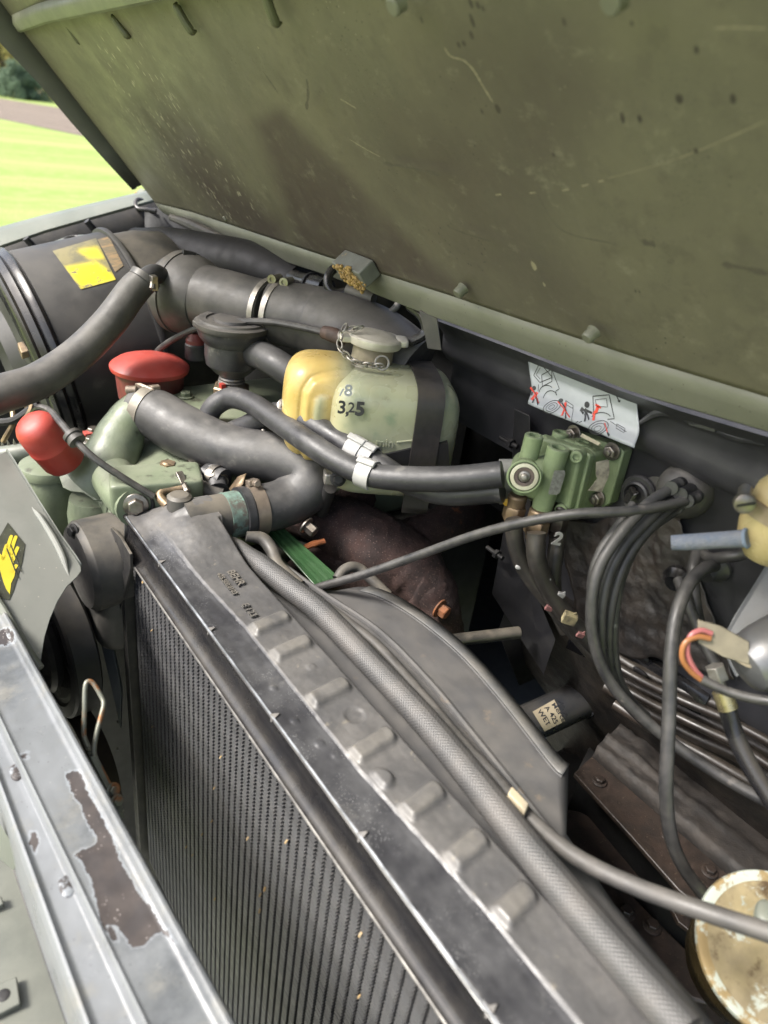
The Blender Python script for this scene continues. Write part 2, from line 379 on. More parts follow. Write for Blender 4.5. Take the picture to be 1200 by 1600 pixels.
def m_hood():
    g = G('hood_camouflage_paint')
    c = g.mix(g.mapr(g.noise(7, 5, .6), .35, .65), (.142, .131, .09), (.116, .108, .077))
    c = g.mix(g.mapr(g.noise(55, 6, .7), .5, .8), c, (.158, .146, .102))
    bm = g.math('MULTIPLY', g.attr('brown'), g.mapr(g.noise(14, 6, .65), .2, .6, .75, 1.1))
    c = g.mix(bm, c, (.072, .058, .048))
    sc = g.mapping((1, 1, .22), (0, .0, 0)); 
    # dried spatter thrown up the panel
    st = g.mapping((95, 330, 95), (0, math.atan2(HU.x, HU.z), 0)); stn = _n(g.t, 'ShaderNodeMapping'); stn.inputs['Rotation'].default_value = (0, -math.atan2(HU.x, HU.z), 0); g.L(g.co, stn.inputs[0])
    st2 = g.mapping((190, 190, 62), (0, 0, 0), stn.outputs[0])
    vo = g.mapr(g.voro(1.0, st2), .3, .2); k = g.math('MULTIPLY', g.math('MULTIPLY', vo, g.attr('spatter')), g.mapr(g.noise(45, 3), .44, .6))
    c = g.mix(k, c, (.42, .38, .29))
    dk = g.math('MULTIPLY', g.mapr(g.voro(170), .16, .08), g.mapr(g.noise(11, 3), .53, .66)); c = g.mix(dk, c, (.02, .018, .015))
    lt = g.math('MULTIPLY', g.mapr(g.voro(140), .1, .06), g.mapr(g.noise(6, 3), .5, .66)); c = g.mix(lt, c, (.3, .27, .2))
    rb = g.mapr(g.noise(30, 6, .65, g.mapping((1, .6, .2), (0, 0, 0), stn.outputs[0])), .54, .78, 0, .5); c = g.mix(rb, c, (.085, .078, .06)); sm = g.mapr(g.noise(48, 7, .75), .5, .66, 0, .6); c = g.mix(sm, c, (.1, .09, .066)); lg = g.mapr(g.noise(33, 7, .75, g.mapping((1.3, .8, 1))), .55, .7, 0, .4); c = g.mix(lg, c, (.24, .225, .165)); fs = g.math('MULTIPLY', g.mapr(g.voro(420), .2, .1), g.mapr(g.noise(14, 4), .5, .66)); c = g.mix(fs, c, (.045, .04, .032))
    g.bump(g.noise(260, 5, .6), .1, .001)
    return g.done(c, g.mapr(g.noise(20, 4), .3, .7, .45, .65))
mh = m_hood()
HOOD = thing('engine_hood', 'raised olive camouflage hood seen from its dirty underside', 'hood', V3((.515, .6, .262)))
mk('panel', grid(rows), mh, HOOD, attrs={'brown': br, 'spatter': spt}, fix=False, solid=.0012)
# hinge-side flange
FLO = [(228, 318), (300, 356), (350, 377), (487, 421), (523, 433), (633, 477), (750, 520), (992, 612), (1200, 672)]
lo3 = [PX(a, b, .53) for a, b in FLO]
def loz(y):
    P = lo3
    for i in range(len(P)-1):
        if P[i].y >= y >= P[i+1].y:
            s = (y-P[i+1].y)/(P[i].y-P[i+1].y); return P[i+1].z*(1-s)+P[i].z*s
    return P[-1].z if y < P[-1].y else P[0].z
fr = [[], [], [], []]
for i in range(90):
    y = HC.y - (HC.y+.42)*(i/89); a = V3((.515, y, hz(y))); b = V3((.53, y, min(loz(y), hz(y)-.006)))
    fr[0].append(a); fr[1].append(a.lerp(b, .5)+HN*.0015); fr[2].append(b); fr[3].append(b+V3((.009, 0, -.003)))
m_flange = M('worn_olive_flange', (.165, .17, .125), (.21, .212, .165), 14, .45, dust=.35, dustc=(.3, .28, .2), bump=.08, patch=((.34, .27, .17), 26, .68, .73), speck=((.06, .06, .045), 120, .1))
mk('rear_flange', grid(fr), m_flange, HOOD, solid=.0015, fix=False)
# far side skirt of the hood
SK = [(0, 67), (60, 130), (110, 190), (160, 246), (207, 297)]
sk_o = [PY(a, b, HC.y+.012) for a, b in SK]; sk_o = [sk_o[0]+(sk_o[0]-sk_o[1])*1.4, sk_o[0]+(sk_o[0]-sk_o[1])*.6] + sk_o
sk_i = []
for p in sk_o:
    t = (p-HC).dot(HU); sk_i.append(V3((HC.x, HC.y, HC.z))+HU*max(t, .0))
sk_m = [a.lerp(b, .45)+V3((0, .004, 0)) for a, b in zip(sk_o, sk_i)]
m_skirt = M('grey_black_skirt_paint', (.095, .097, .088), (.12, .122, .105), 14, .5, dust=.1, bump=.08)
mk('side_skirt', grid([sk_o, sk_m, sk_i]), m_skirt, HOOD, solid=.0015, fix=False)
# stiffening rib across the front of the panel
rl = [hood_hit(a, b) for a, b in ((23, 55), (110, 32), (200, 18), (347, 3))]
tr = sum((p-HC).dot(HU) for p in rl)/4
rb = []
for i in range(60):
    y = HC.y-.01 - (HC.y+.4)*(i/59); b0 = V3((.515, y, hz(y)))
    rb.append([b0+HU*(tr+.022)+HN*.001, b0+HU*(tr+.013)+HN*.008, b0+HU*(tr+.003)+HN*.009, b0+HU*tr+HN*.007, b0+HU*(tr+.001)+HN*.0005])
mk('stiffening_rib', grid(rb), M('rib_olive_paint', (.2, .21, .14), (.17, .18, .12), 14, .5, dust=.2, bump=.08), HOOD, solid=.0012, fix=False)
# front turn-down beyond the rib
ft = []
for i in range(40):
    y = HC.y - (HC.y+.42)*(i/39); b0 = V3((.515, y, hz(y)))+HU*HL; ft.append([b0, b0+HU*.02+HN*.006, b0+HU*.03+HN*.03, b0+HU*.032+HN*.12])
mk('front_panel', grid(ft), mh, HOOD, solid=.0012, fix=False)
m_bump = M('weld_bump_paint', (.13, .135, .08), (.1, .1, .06), 30, .5, bump=.08)
for a, b, r in [((49, 56), (64, 70), .0035), ((108, 40), (125, 62), .0042), ((180, 28), (200, 52), .0042), ((278, 12), (301, 44), .0042), ((418, -4), (434, 30), .0042)]:
    pa = hood_hit(*a); pb = hood_hit(*b); dd = (pb-pa).normalized()
    mk('weld_bump', tube([pa-dd*.004-HN*.002, pa+HN*.001, pb+HN*.003, pb+dd*.004-HN*.002], [.001, r, r, .001], 10, 5), m_bump, HOOD)
for q, r, h in [((722, 452), .0056, .008), ((926, 520), .0056, .008), ((622, 4), .006, .006), ((962, -2), .006, .005), ((275, 314), .005, .009), ((357, 337), .005, .009), ((210, 292), .004, .004)]:
    p = hood_hit(*q); mk('plug', lathe([(r*1.15, -.002), (r, .001), (r, h*.8), (r*.8, h), (0, h)], p, HN, 18), m_flange, HOOD)
m_scr = M('bare_scratch', (.36, .32, .22), (.28, .25, .17), 200, .6, bump=0)
m_smear = M('dark_smear', (.115, .103, .078), (.095, .085, .066), 200, .6, bump=0)
def scratch(pts, w0, mat=None, nm='scratch'):
    P = [hood_hit(*p)+HN*.0012 for p in pts]; Q = catmull(P, 6); v = []
    for i, p in enumerate(Q):
        a = (Q[min(i+1, len(Q)-1)]-Q[max(i-1, 0)]).normalized(); s = a.cross(HN)*(w0*(.35+.65*random.random())*(1 if 0 < i < len(Q)-1 else .2)); v.append([p-s, p+s])
    mk(nm, grid(v), mat or m_scr, HOOD, fix=False)
scratch([(696, 72), (706, 86), (727, 93), (742, 108), (755, 130), (772, 158)], .0009)
scratch([(533, 153), (545, 160), (558, 168)], .0009); scratch([(547, 216), (570, 230), (596, 244)], .0007)
for a, b in [((776, 303), (785, 302)), ((829, 300), (840, 299)), ((880, 296), (891, 294)), ((911, 289), (922, 286)), ((937, 282), (946, 280))]: scratch([a, ((a[0]+b[0])/2, (a[1]+b[1])/2), b], .0007)
scratch([(950, 277), (1000, 264), (1060, 246), (1120, 222), (1200, 186)], .00035); scratch([(1115, 42), (1150, 40), (1200, 42)], .0005)

for pts, w0 in [([(481, 122), (483, 145), (480, 170)], .0022), ([(600, 254), (640, 260), (692, 272)], .0024), ([(1130, 411), (1165, 417), (1205, 426)], .0026), ([(1004, 374), (1014, 378), (1026, 380)], .003), ([(840, 300), (880, 358), (965, 380)], .0006), ([(412, 110), (425, 128), (437, 146)], .0018), ([(700, 352), (730, 364), (770, 376)], .0012)]: scratch(pts, w0, m_smear, 'smear')
m_drop = M('dark_drip', (.07, .06, .046), (.045, .04, .032), 200, .5, bump=0); rs = random.Random(21)
for qx, qy, r in [(738, 3, .0022), (749, 6, .0018), (740, 30, .0026), (739, 53, .0028), (719, 68, .002), (727, 66, .0018), (661, 29, .0016), (757, 11, .0014), (884, 32, .0018), (990, 34, .0014), (780, 168, .0028), (755, 172, .0016), (1091, 75, .0014), (1148, 152, .0018), (1064, 152, .003), (867, 240, .0016), (1090, 233, .0016), (995, 453, .0012), (1001, 454, .0012), (1002, 183, .002), (975, 182, .0022)]+[(rs.uniform(620, 760), rs.uniform(345, 430), rs.uniform(.0005, .0011)) for _ in range(46)]:
    p = hood_hit(qx, qy)+HN*.0013; e1 = HU*r*rs.uniform(.9, 1.7); e2 = V3((0, r*rs.uniform(.6, 1), 0)); mk('drip_spot', ([p+e1*math.cos(a)+e2*math.sin(a) for a in [k*math.pi/4 for k in range(8)]], [tuple(range(8))]), m_drop, HOOD, fix=False, smooth=False)
for qx, qy, a, b in [(836, 414, .0045, .0028), (852, 443, .0022, .0014), (405, 73, .001, .001)]:
    p = hood_hit(qx, qy)+HN*.0013; mk('paint_chip', ([p+HU*a*math.cos(t)*(1+.2*math.sin(3*t))+V3((0, b*math.sin(t), 0)) for t in [k*math.pi/8 for k in range(16)]], [tuple(range(16))]), m_scr, HOOD, fix=False, smooth=False)

# ================================================================== far fender
fu = [PY(a, b, 1.50) for a, b in ((0, 355), (70, 336), (140, 319), (205, 304))]; fl = [PY(a, b, 1.44) for a, b in ((0, 384), (70, 360), (140, 340), (212, 320))]
fu = [fu[0]+(fu[0]-fu[1])*k for k in (3.5, 1.6)] + fu + [fu[-1]+(fu[-1]-fu[-2])*.8]; fl = [fl[0]+(fl[0]-fl[1])*k for k in (3.5, 1.6)] + fl + [fl[-1]+(fl[-1]-fl[-2])*.8]
T = thing('fender', 'far side fender rail with pale green top edge beyond the air filter', 'fender', V3((.3, 1.47, -.4)))
mk('top_rail', grid([[p+V3((0, .02, -.05)) for p in fu], [p+V3((0, .012, -.006)) for p in fu], fu, [a.lerp(b, .5)+V3((0, 0, .006)) for a, b in zip(fu, fl)], fl, [p+V3((0, 0, -.006)) for p in fl]]), m_ltgreen, T, solid=.0015, ang=60)
mk('inner_wall', grid([[p+V3((0, -.004, -.004)) for p in fl], [p+V3((0, -.01, -.05)) for p in fl], [V3((p.x, 1.43, -.55)) for p in fl]]), m_dark, T, solid=.0015)
mk('outer_wall', grid([[p+V3((0, .02, -.05)) for p in fu], [V3((p.x, 1.56, -.6)) for p in fu]]), m_ltgreen, T, solid=.0015)
# seam bracket on inner wall
for q in [((135, 345), (150, 385)), ((40, 372), (52, 410))]:
    a = PY(*q[0], 1.428); b = PY(*q[1], 1.428); mk('wall_rib', tube([a, (a+b)/2+V3((.01, 0, 0)), b], .006, 8, 4), m_dark, T)

# ================================================================== firewall and cowl
FW = thing('firewall', 'black firewall and cowl below the hood hinge', 'firewall', V3((.6, .4, -.1)))
ys = [1.6, 1.2, .9, .75, .632, .57, .497, .43, .359, .3, .218, .1, 0, -.1, -.25]
def cowl(y):
    z0 = loz(y) if y <= lo3[0].y else lo3[0].z
    return [V3((.66, y, z0+.01)), V3((.556, y, z0-.012)), V3((.574, y, z0-.026)), V3((.578, y, min(.224, z0-.03))), V3((.579, y, .2)), V3((.581, y, .186)), V3((.59, y, .176)), V3((.604, y, .168)), V3((.604, y, .1))]
cw = [cowl(y) for y in ys if y <= .64]
m_cowl = M('cowl_black_paint', (.03, .03, .034), (.05, .05, .055), 16, .42, dust=.3, dustc=(.13, .125, .12), bump=.1, patch=((.12, .115, .11), 45, .7, .76))
mk('cowl', grid(cw), m_cowl, FW, ang=70)
cw2 = []
for y in [i*.04+.64 for i in range(26)]:
    z0 = loz(y) if y <= lo3[0].y else lo3[0].z; cw2.append([V3((.7, y, z0)), V3((.585, y, z0-.012)), V3((.64, y, z0-.03)), V3((.655, y, z0-.09)), V3((.66, y, -.35))])
mk('far_bulkhead', grid(cw2), m_blackshade, FW, ang=70)
# wall with its crumpled edge; opening of the engine tunnel on the far side of y = .47
wl = []
for i in range(14):
    y = .475 - i*.055; wl.append([V3((.604, y, .1)), V3((.606, y, .03)), V3((.61, y, -.03))])
mk('wall', grid(wl), m_cowl, FW, ang=70)
mk('lower_wall', grid([[V3((.61, .475-i*.055, -.03)), V3((.64, .475-i*.055, -.12)), V3((.70, .475-i*.055, -.24)), V3((.8, .475-i*.055, -.36)), V3((.86, .475-i*.055, -.7))] for i in range(14)]), m_tar, FW, ang=70)
mk('dark_gap_side', grid([[V3((.6, 1.6, .26)), V3((1.4, 1.6, .26))], [V3((.6, 1.6, -.9)), V3((1.4, 1.6, -.9))]]), m_blackshade, FW, solid=.002)  # added dark sheet, blacks out the gap behind the firewall
mk('dark_gap_filler', grid([[V3((.668, .70, .25)), V3((.668, .46, .25))], [V3((.668, .70, -.02)), V3((.668, .46, -.02))]]), m_blackshade, FW, solid=.002)  # dark sheet added to fill a see-through gap with shade
mk('dark_gap_plate', grid([[V3((.5, 1.425, .222)), V3((.75, 1.425, .235))], [V3((.5, 1.425, -.4)), V3((.75, 1.425, -.4))]]), m_blackshade, FW, solid=.002)  # added dark plate standing in for shade at the hood corner
# left edge of opening: vertical bent plate
ed = [PX(805, 640, .59), PX(828, 650, .585), PX(830, 780, .585), PX(822, 890, .59), PX(868, 1000, .6), PX(850, 1055, .62), PX(770, 930, .62), PX(800, 770, .6)]
mk('edge_plate', prism(ed, (.002, .004, 0)), m_dark, FW, bevel=.0006)
for q in ((797, 692), (775, 865)):
    p = PX(*q, .588); mk('stud', join([cyl(p+V3((0, -.012, 0)), p+V3((0, .016, 0)), .0028, 10), lathe([(.006, 0), (.006, .005)], p+V3((0, -.004, 0)), (0, 1, 0), 6)]), m_blackshade, FW)
# engine tunnel interior; added dark walls block light from behind
mk('tunnel', grid([[V3((.66, 1.3, .12)), V3((1.3, 1.3, .12))], [V3((.66, .476, .12)), V3((1.3, .476, .12))], [V3((.62, .476, -.15)), V3((1.3, .476, -.15))], [V3((.7, .476, -.28)), V3((1.3, .476, -.28))]]), m_blackshade, FW, solid=.002)
mk('light_block_end', grid([[V3((1.29, 1.5, .2)), V3((1.29, .2, .2))], [V3((1.29, 1.5, -.9)), V3((1.29, .2, -.9))]]), m_blackshade, FW, solid=.002)  # added unseen end wall, stops light from behind
# added unseen sheet behind cowl, keeps daylight out from above
mk('light_block_top', grid([[V3((.56, 1.62, .245)), V3((1.5, 1.62, .26))], [V3((.585, .6, .262)), V3((1.5, .6, .27))], [V3((.585, -.42, .278)), V3((1.5, -.42, .28))]]), m_cowl, FW, solid=.002)
# weld bead on the cowl right of the label
wb = [PX(a, b, .574) for a, b in ((1000, 660), (1030, 646), (1060, 650), (1085, 655), (1110, 668), (1150, 682), (1200, 690))]
mk('weld_bead', tube([p+V3((-.002+.001*((i*7) % 3), 0, .001*((i*5) % 3-1))) for i, p in enumerate(wb)], [.002, .004, .0025, .004, .003, .004, .003], 8, 6), m_cowl, FW)
mk('cowl_patch', prism([PX(a, b, .572) for a, b in ((1075, 646), (1122, 660), (1120, 676), (1078, 664))], (-.003, 0, 0)), m_cowl, FW, bevel=.001)

# tar insulation sheet on the lower firewall, crumpled
tq = []
rt = random.Random(5)
from mathutils import noise as mn
for i in range(60):
    s = i/59; row = []
    for j in range(46):
        t = j/45
        a = V3(D(895, 810, .745)).lerp(D(1060, 790, .652), s); b = V3(D(930, 1015, .775)).lerp(D(1170, 1090, .655), s)
        wob = 14*mn.noise(V3((s*5, 2, 0))); a = PX(872+190*s, 815-15*s+wob, .598); b = PX(915+(235+wob)*s, 1005+55*s+wob, .592)
        p = a.lerp(b, t); q = V3((p.y*38, p.z*38, 1.7)); h = mn.fractal(q*1.6, .75, 2.1, 5); cr = abs(mn.noise(V3((p.y*130, p.z*130, 5)))) 
        edge = min(1, min(s, 1-s)*9, min(t, 1-t)*9)
        p = p + V3((-.003-.0024*h*edge-.0016*cr*edge, .003*h, 0)); row.append(p)
    tq.append(row)
T = mk('insulation_sheet', grid(tq), m_tar, None, ang=180, solid=.001); tag(T, 'crumpled tarred insulation sheet on the firewall below the cable grommets', 'insulation')

# ================================================================== warning label on the cowl
lw, lh = 44, 16
LC = [(825, 553), (995, 612), (1003, 696), (836, 628)]
TL, TR, BRc, BL = [PX(a, b, .5715) for a, b in LC]
lab = thing('warning_label', 'white pictogram label about tilting the cab stuck on the cowl', 'label', (BL+BRc)/2)
def lp(u, v, off=0.0):                      # u along, v down; lower part stands off the cowl and curls
    p = TL.lerp(TR, u).lerp(BL.lerp(BRc, u), v)
    k = smoothstep(.62, 1, v); return p + V3((-.0015-.009*k*k-.001*math.sin(u*9)*k-off, 0, -.001*k))
m_lab = M('label_paper', (.4, .425, .45), (.34, .365, .385), 20, .35, bump=.05, dust=.25, dustc=(.36, .33, .27), patch=((.42, .36, .27), 35, .68, .78))
mk('sheet', grid([[lp(i/lw, j/lh) for i in range(lw+1)] for j in range(lh+1)]), m_lab, lab, solid=.0005, ang=180)
m_ink = M('black_ink', (.03, .03, .035), (.05, .05, .055), 90, .5, bump=0); m_redink = M('red_ink', (.75, .07, .04), (.65, .06, .04), 90, .5, bump=0); m_greyink = M('grey_ink', (.4, .42, .44), (.36, .38, .4), 90, .5, bump=0)
def lz(x, y):                               # zoomed sheet picture coordinates -> u, v
    ax, ay = 155, 128; ux, uy = 965, 357; vx, vy = 55, 430
    det = ux*vy-uy*vx; dx, dy = x-ax, y-ay; return (dx*vy-dy*vx)/det, (ux*dy-uy*dx)/det
def stroke(pts, wpx, mat, name='line'):
    w_ = wpx*.00014; Q = []
    for i in range(len(pts)-1):
        n = max(2, int(math.hypot(pts[i+1][0]-pts[i][0], pts[i+1][1]-pts[i][1])/18))
        Q += [(pts[i][0]+(pts[i+1][0]-pts[i][0])*k/n, pts[i][1]+(pts[i+1][1]-pts[i][1])*k/n) for k in range(n)]
    Q.append(pts[-1]); P = [lp(*lz(*q), .0006) for q in Q]; rows = []
    for i, p in enumerate(P):
        a = (P[min(i+1, len(P)-1)]-P[max(i-1, 0)]).normalized(); s = a.cross(V3((-1, 0, 0))).normalized()*w_; rows.append([p-s, p+s])
    return grid(rows)
def ring(cx, cy, rx, ry, n=18, a0=0, a1=360): return [(cx+rx*math.cos(math.radians(a0+(a1-a0)*k/n)), cy+ry*math.sin(math.radians(a0+(a1-a0)*k/n))) for k in range(n+1)]
def blob(cx, cy, rx, ry):
    c = [lp(*lz(*q), .0007) for q in ring(cx, cy, rx, ry, 16)[:-1]]; return c, [tuple(range(16))]
ink = [stroke(q, wd, None) for q, wd in [
    ([(285, 212), (220, 320), (280, 385), (405, 345), (285, 212)], 3), ([(290, 255), (245, 315), (285, 355)], 2.2), ([(400, 275), (300, 320), (305, 420), (400, 380), (400, 275)], 3), ([(400, 275), (470, 445), (435, 465), (440, 500)], 2.6),
    ([(265, 400), (262, 460)], 2.4), (ring(345, 470, 72, 58, 14, 180, 320), 3), (ring(385, 510, 60, 50, 18, 170, 350), 3), (ring(432, 592, 62, 50, 20), 3), (ring(432, 592, 40, 32, 18), 2.2), (ring(432, 592, 20, 17, 12), 2),
    ([(355, 230), (395, 238), (425, 262), (445, 292)], 4), ([(355, 230), (372, 222)], 4), ([(355, 230), (366, 246)], 4), ([(445, 292), (447, 274)], 4), ([(445, 292), (432, 286)], 4),
    ([(775, 515), (912, 505), (958, 700), (905, 705)], 3.4), ([(775, 515), (782, 660)], 3.4), ([(795, 545), (890, 535), (900, 605), (810, 600), (795, 545)], 2.2), ([(915, 460), (965, 500), (998, 566)], 4), ([(998, 566), (984, 552)], 4), ([(998, 566), (1002, 548)], 4),
    (ring(860, 765, 70, 52, 20), 3), (ring(860, 768, 48, 36, 18), 2.2), (ring(860, 770, 26, 20, 12), 2), (ring(850, 700, 80, 50, 12, 200, 340), 3), ([(985, 740), (1055, 775), (1060, 805), (990, 770), (985, 740)], 2.2), ([(530, 548), (600, 590), (600, 612), (530, 575), (530, 548)], 2.2),
    ([(670, 720), (690, 712)], 3), ([(697, 722), (716, 712)], 3), ([(930, 720), (1075, 800)], 2), ([(600, 600), (640, 720)], 2)]]
mk('drawing', join(ink), m_ink, lab, fix=False, smooth=False)
fig = [blob(220, 432, 20, 20), blob(485, 545, 22, 17), blob(723, 585, 23, 27)] + [stroke(q, wd, None) for q, wd in [
    ([(205, 462), (210, 490)], 10), ([(225, 465), (250, 490), (262, 520)], 9), ([(250, 520), (255, 550)], 8), ([(270, 520), (310, 570)], 8), ([(495, 565), (530, 600), (560, 635)], 9), ([(560, 640), (582, 688)], 7),
    ([(690, 612), (672, 638), (700, 660)], 14), ([(700, 620), (718, 655)], 16), ([(715, 630), (770, 655)], 9), ([(712, 655), (735, 715)], 10), ([(722, 652), (760, 705)], 9), ([(945, 800), (970, 822)], 8)]]
mk('figures', join(fig), m_ink, lab, fix=False, smooth=False)
for grp, nm in (([([(182, 424), (235, 480), (310, 558)], 8), ([(256, 468), (233, 525)], 13)], 'red_cross'), ([([(460, 555), (530, 610), (610, 680)], 7), ([(528, 562), (542, 662)], 11)], 'red_cross'),
    ([([(797, 584), (845, 612)], 8), ([(820, 600), (805, 640), (785, 660), (795, 710)], 12)], 'red_lever'), ([([(890, 732), (945, 798)], 6)], 'red_bar')):
    mk(nm, join([stroke(q, wd, None) for q, wd in grp]), m_redink, lab, fix=False, smooth=False)

# ================================================================== radiator
RX0, RX1 = .214, .293
RAD = thing('radiator', 'black radiator with dusty ribbed top tank across the engine bay', 'radiator', V3((.25, .33, -.6)))
pads = [(.459, .250), (.419, .252), (.356, .252), (.292, .254), (.232, .254), (.186, .254), (.141, .254)]
NKY, NKR, NKZ = .655, .0265, .004
SEAM = [(-.1, .251), (.0896, .251), (.151, .2503), (.196, .248), (.24, .245), (.283, .2425), (.467, .2425), (.518, .2395), (.57, .2356), (.66, .231), (.8, .231)]
def seam_x(y):
    for (y0, x0), (y1, x1) in zip(SEAM[:-1], SEAM[1:]):
        if y0 <= y <= y1: s_ = (y-y0)/(y1-y0); return x0*(1-s_)+x1*s_
    return .25
def tank_z(x, y):
    seam = seam_x(y); ends = smoothstep(.61, .675, y)
    z = .0022*smoothstep(seam-.0004, seam+.0006, x)*(1-ends)
    z += -.0006*smoothstep(.217, .224, x)*(1-smoothstep(seam-.006, seam-.001, x))
    on = smoothstep(seam+.0012, seam+.0065, x)
    for py_, px_ in pads:
        dy = abs(y-py_-.12*(x-.265))
        if dy < .02:
            dx = max(0, seam-x, x-.279); d = math.hypot(dx, max(0, dy-.0020)); z += .0048*smoothstep(.0082, .0032, d)*on
    for cx, cy, r, h in ((.251, .262, .011, .0036), (.231, .315, .0045, .0014), (.229, .385, .0035, .0012), (.27, .325, .010, -.0016), (.268, .39, .005, .001), (.236, .30, .004, .001), (.226, .345, .004, .0012)):
        d = math.hypot(x-cx, y-cy); z += h*smoothstep(r, r*.6, d)*(on if h > .003 else 1)
    # neck fairing at the far end
    d = abs(y-NKY); rr_ = NKR*smoothstep(.222, .274, x)
    fz = NKZ + math.sqrt(max(0, rr_*rr_-d*d)) if d < rr_ else -1
    fz2 = .022*smoothstep(.208, .268, x)*smoothstep(.115, .01, max(0, NKY-y))*smoothstep(.716, .672, y)
    z = max(z, fz, z+fz2)
    z -= .010*smoothstep(.287, .2935, x)**2*(0 if d < NKR+.002 else 1); z -= .014*smoothstep(.700, .713, y)**2
    z += .0005*mn.noise(V3((x*60, y*60, 0)))+.0003*mn.noise(V3((x*190, y*190, 4)))
    return z
tr_, du, pdv = [], [], []
def pad_v(x, y):
    b_ = 0
    for py_, px_ in pads:
        dy = abs(y-py_-.12*(x-.265))
        if dy < .02: d = math.hypot(max(0, seam_x(y)+.004-x, x-.279), max(0, dy-.002)); b_ = max(b_, smoothstep(.0085, .003, d))
    return b_
NXT, NYT = 72, 420
for i in range(NYT):
    y = .713 - (.713+.07)*i/(NYT-1); row = []
    for j in range(NXT):
        x = RX0 + (RX1+.0008-RX0)*j/(NXT-1); row.append(V3((x, y, tank_z(x, y)))); pdv.append(pad_v(x, y)); seam = seam_x(y); du.append(max(smoothstep(seam-.0004, seam+.0004, x), smoothstep(.625, .672, y+.02*mn.noise(V3((x*70, y*70, 8))))))
    tr_.append(row)
def m_tank():
    g = G('radiator_tank_paint')
    blk = g.mix(g.mapr(g.noise(30, 5), .35, .7), (.028, .028, .031), (.06, .06, .062)); blk = g.mix(g.math('MULTIPLY', g.mapr(g.voro(580), .25, .12), g.mapr(g.noise(34, 6), .43, .64)), blk, (.26, .26, .255))
    blk = g.mix(g.mapr(g.noise(16, 6, .7), .55, .72, 0, .55), blk, (.15, .145, .135)); blk = g.mix(g.mapr(g.noise(45, 7, .7), .68, .71), blk, (.2, .19, .165))
    dst = g.mix(g.mapr(g.noise(22, 6, .65), .3, .7), (.105, .1, .094), (.06, .059, .059)); dst = g.mix(g.mapr(g.noise(75, 6, .7), .6, .75), dst, (.19, .17, .135)); dst = g.mix(g.mapr(g.noise(14, 7, .7), .48, .7, 0, .85), dst, (.055, .054, .054)); dst = g.mix(g.mapr(g.noise(130, 6, .7), .6, .72, 0, .5), dst, (.05, .05, .05))
    dst = g.mix(g.math('MULTIPLY', g.attr('pad'), g.mapr(g.noise(55, 5, .65), .3, .65, .1, .6)), dst, (.15, .14, .122))
    a = g.attr('dusty'); c = g.mix(a, blk, dst)
    ro = g.mix(a, g.mapr(g.noise(35, 4), .3, .7, .28, .5), g.mapr(g.noise(35, 4), .3, .7, .36, .62)); g.bump(g.noise(420, 5, .65), .16, .001)
    return g.done(c, ro)
mtk = m_tank()
tank = mk('top_tank', grid(tr_), mtk, RAD, attrs={'dusty': du, 'pad': pdv}, fix=False, ang=180)
# rear and end skirts of the tank
sk = [[V3((RX1+.0008, tr_[i][0].y, tr_[i][-1].z)) for i in range(0, NYT, 6)], [V3((RX1+.002, tr_[i][0].y, -.02)) for i in range(0, NYT, 6)], [V3((RX1+.002, tr_[i][0].y, -.055)) for i in range(0, NYT, 6)]]
mk('rear_skirt', grid(sk), m_dusty, RAD, solid=.001)
mk('end_skirt', grid([tr_[0], [V3((p.x, .715, p.z-.02)) for p in tr_[0]], [V3((p.x, .714, -.06)) for p in tr_[0]]]), m_dusty, RAD, solid=.001)
# front channel face
fp = [(.2145, .0002), (.2115, -.0015), (.2118, -.004), (.2165, -.010), (.2178, -.024), (.2165, -.036), (.2120, -.041), (.2088, -.0435), (.2088, -.047), (.2135, -.0485)]
mk('front_channel', grid([[V3((x, y, z)) for y in [.714-.783*k/40 for k in range(41)]] for x, z in fp]), m_blackgloss, RAD, ang=60, fix=False)
m_edge = M('worn_bright_edge', (.4, .42, .45), (.12, .125, .13), 45, .4, metal=.4, bump=.1)
mk('worn_edge', tube([V3((.2128, .70, .0004)), V3((.2126, .5, .0004)), V3((.2128, .3, .0004)), V3((.2126, .1, .0004)), V3((.2128, -.06, .0004))], [.0008, .0012, .0009, .0013, .0011], 8, 20), m_edge, RAD)
mk('lower_edge', tube([V3((.2086, .70, -.0452)), V3((.2086, .3, -.0452)), V3((.2086, -.06, -.0452))], .0013, 8, 20), M('worn_lower_edge', (.27, .26, .235), (.1, .095, .09), 50, .4, metal=.4, bump=.1), RAD)
for q in ((323, 985), (425, 1120), (565, 1305), (770, 1575), (243, 880)):
    p = PZ(*q, .001); mk('crimp_tab', prism([V3((.2195, p.y, .0008)), V3((.2118, p.y+.0035, .0004)), V3((.2108, p.y, -.006)), V3((.2118, p.y-.003, .0004))], (.0004, 0, .0012)), m_blackpaint, RAD, bevel=.0008)
m_emb = M('embossed_dusty_paint', (.12, .115, .105), (.085, .082, .078), 22, .5, dust=.4, bump=.1)
# embossed lettering on the tank (reads towards the near side)
def tank_text(s, q, size):
    p = PZ(*q, .0046); mk('embossed_lettering', text_vf(s, V3((p.x, p.y, .0043)), (0, -1, 0), (1, 0, 0), size, .0009, .02), m_emb, RAD, smooth=False)
tank_text('BEHR', (354, 893), .0115); tank_text('425.500.0103', (338, 897), .0072); tank_text('E 123', (377, 945), .0095)
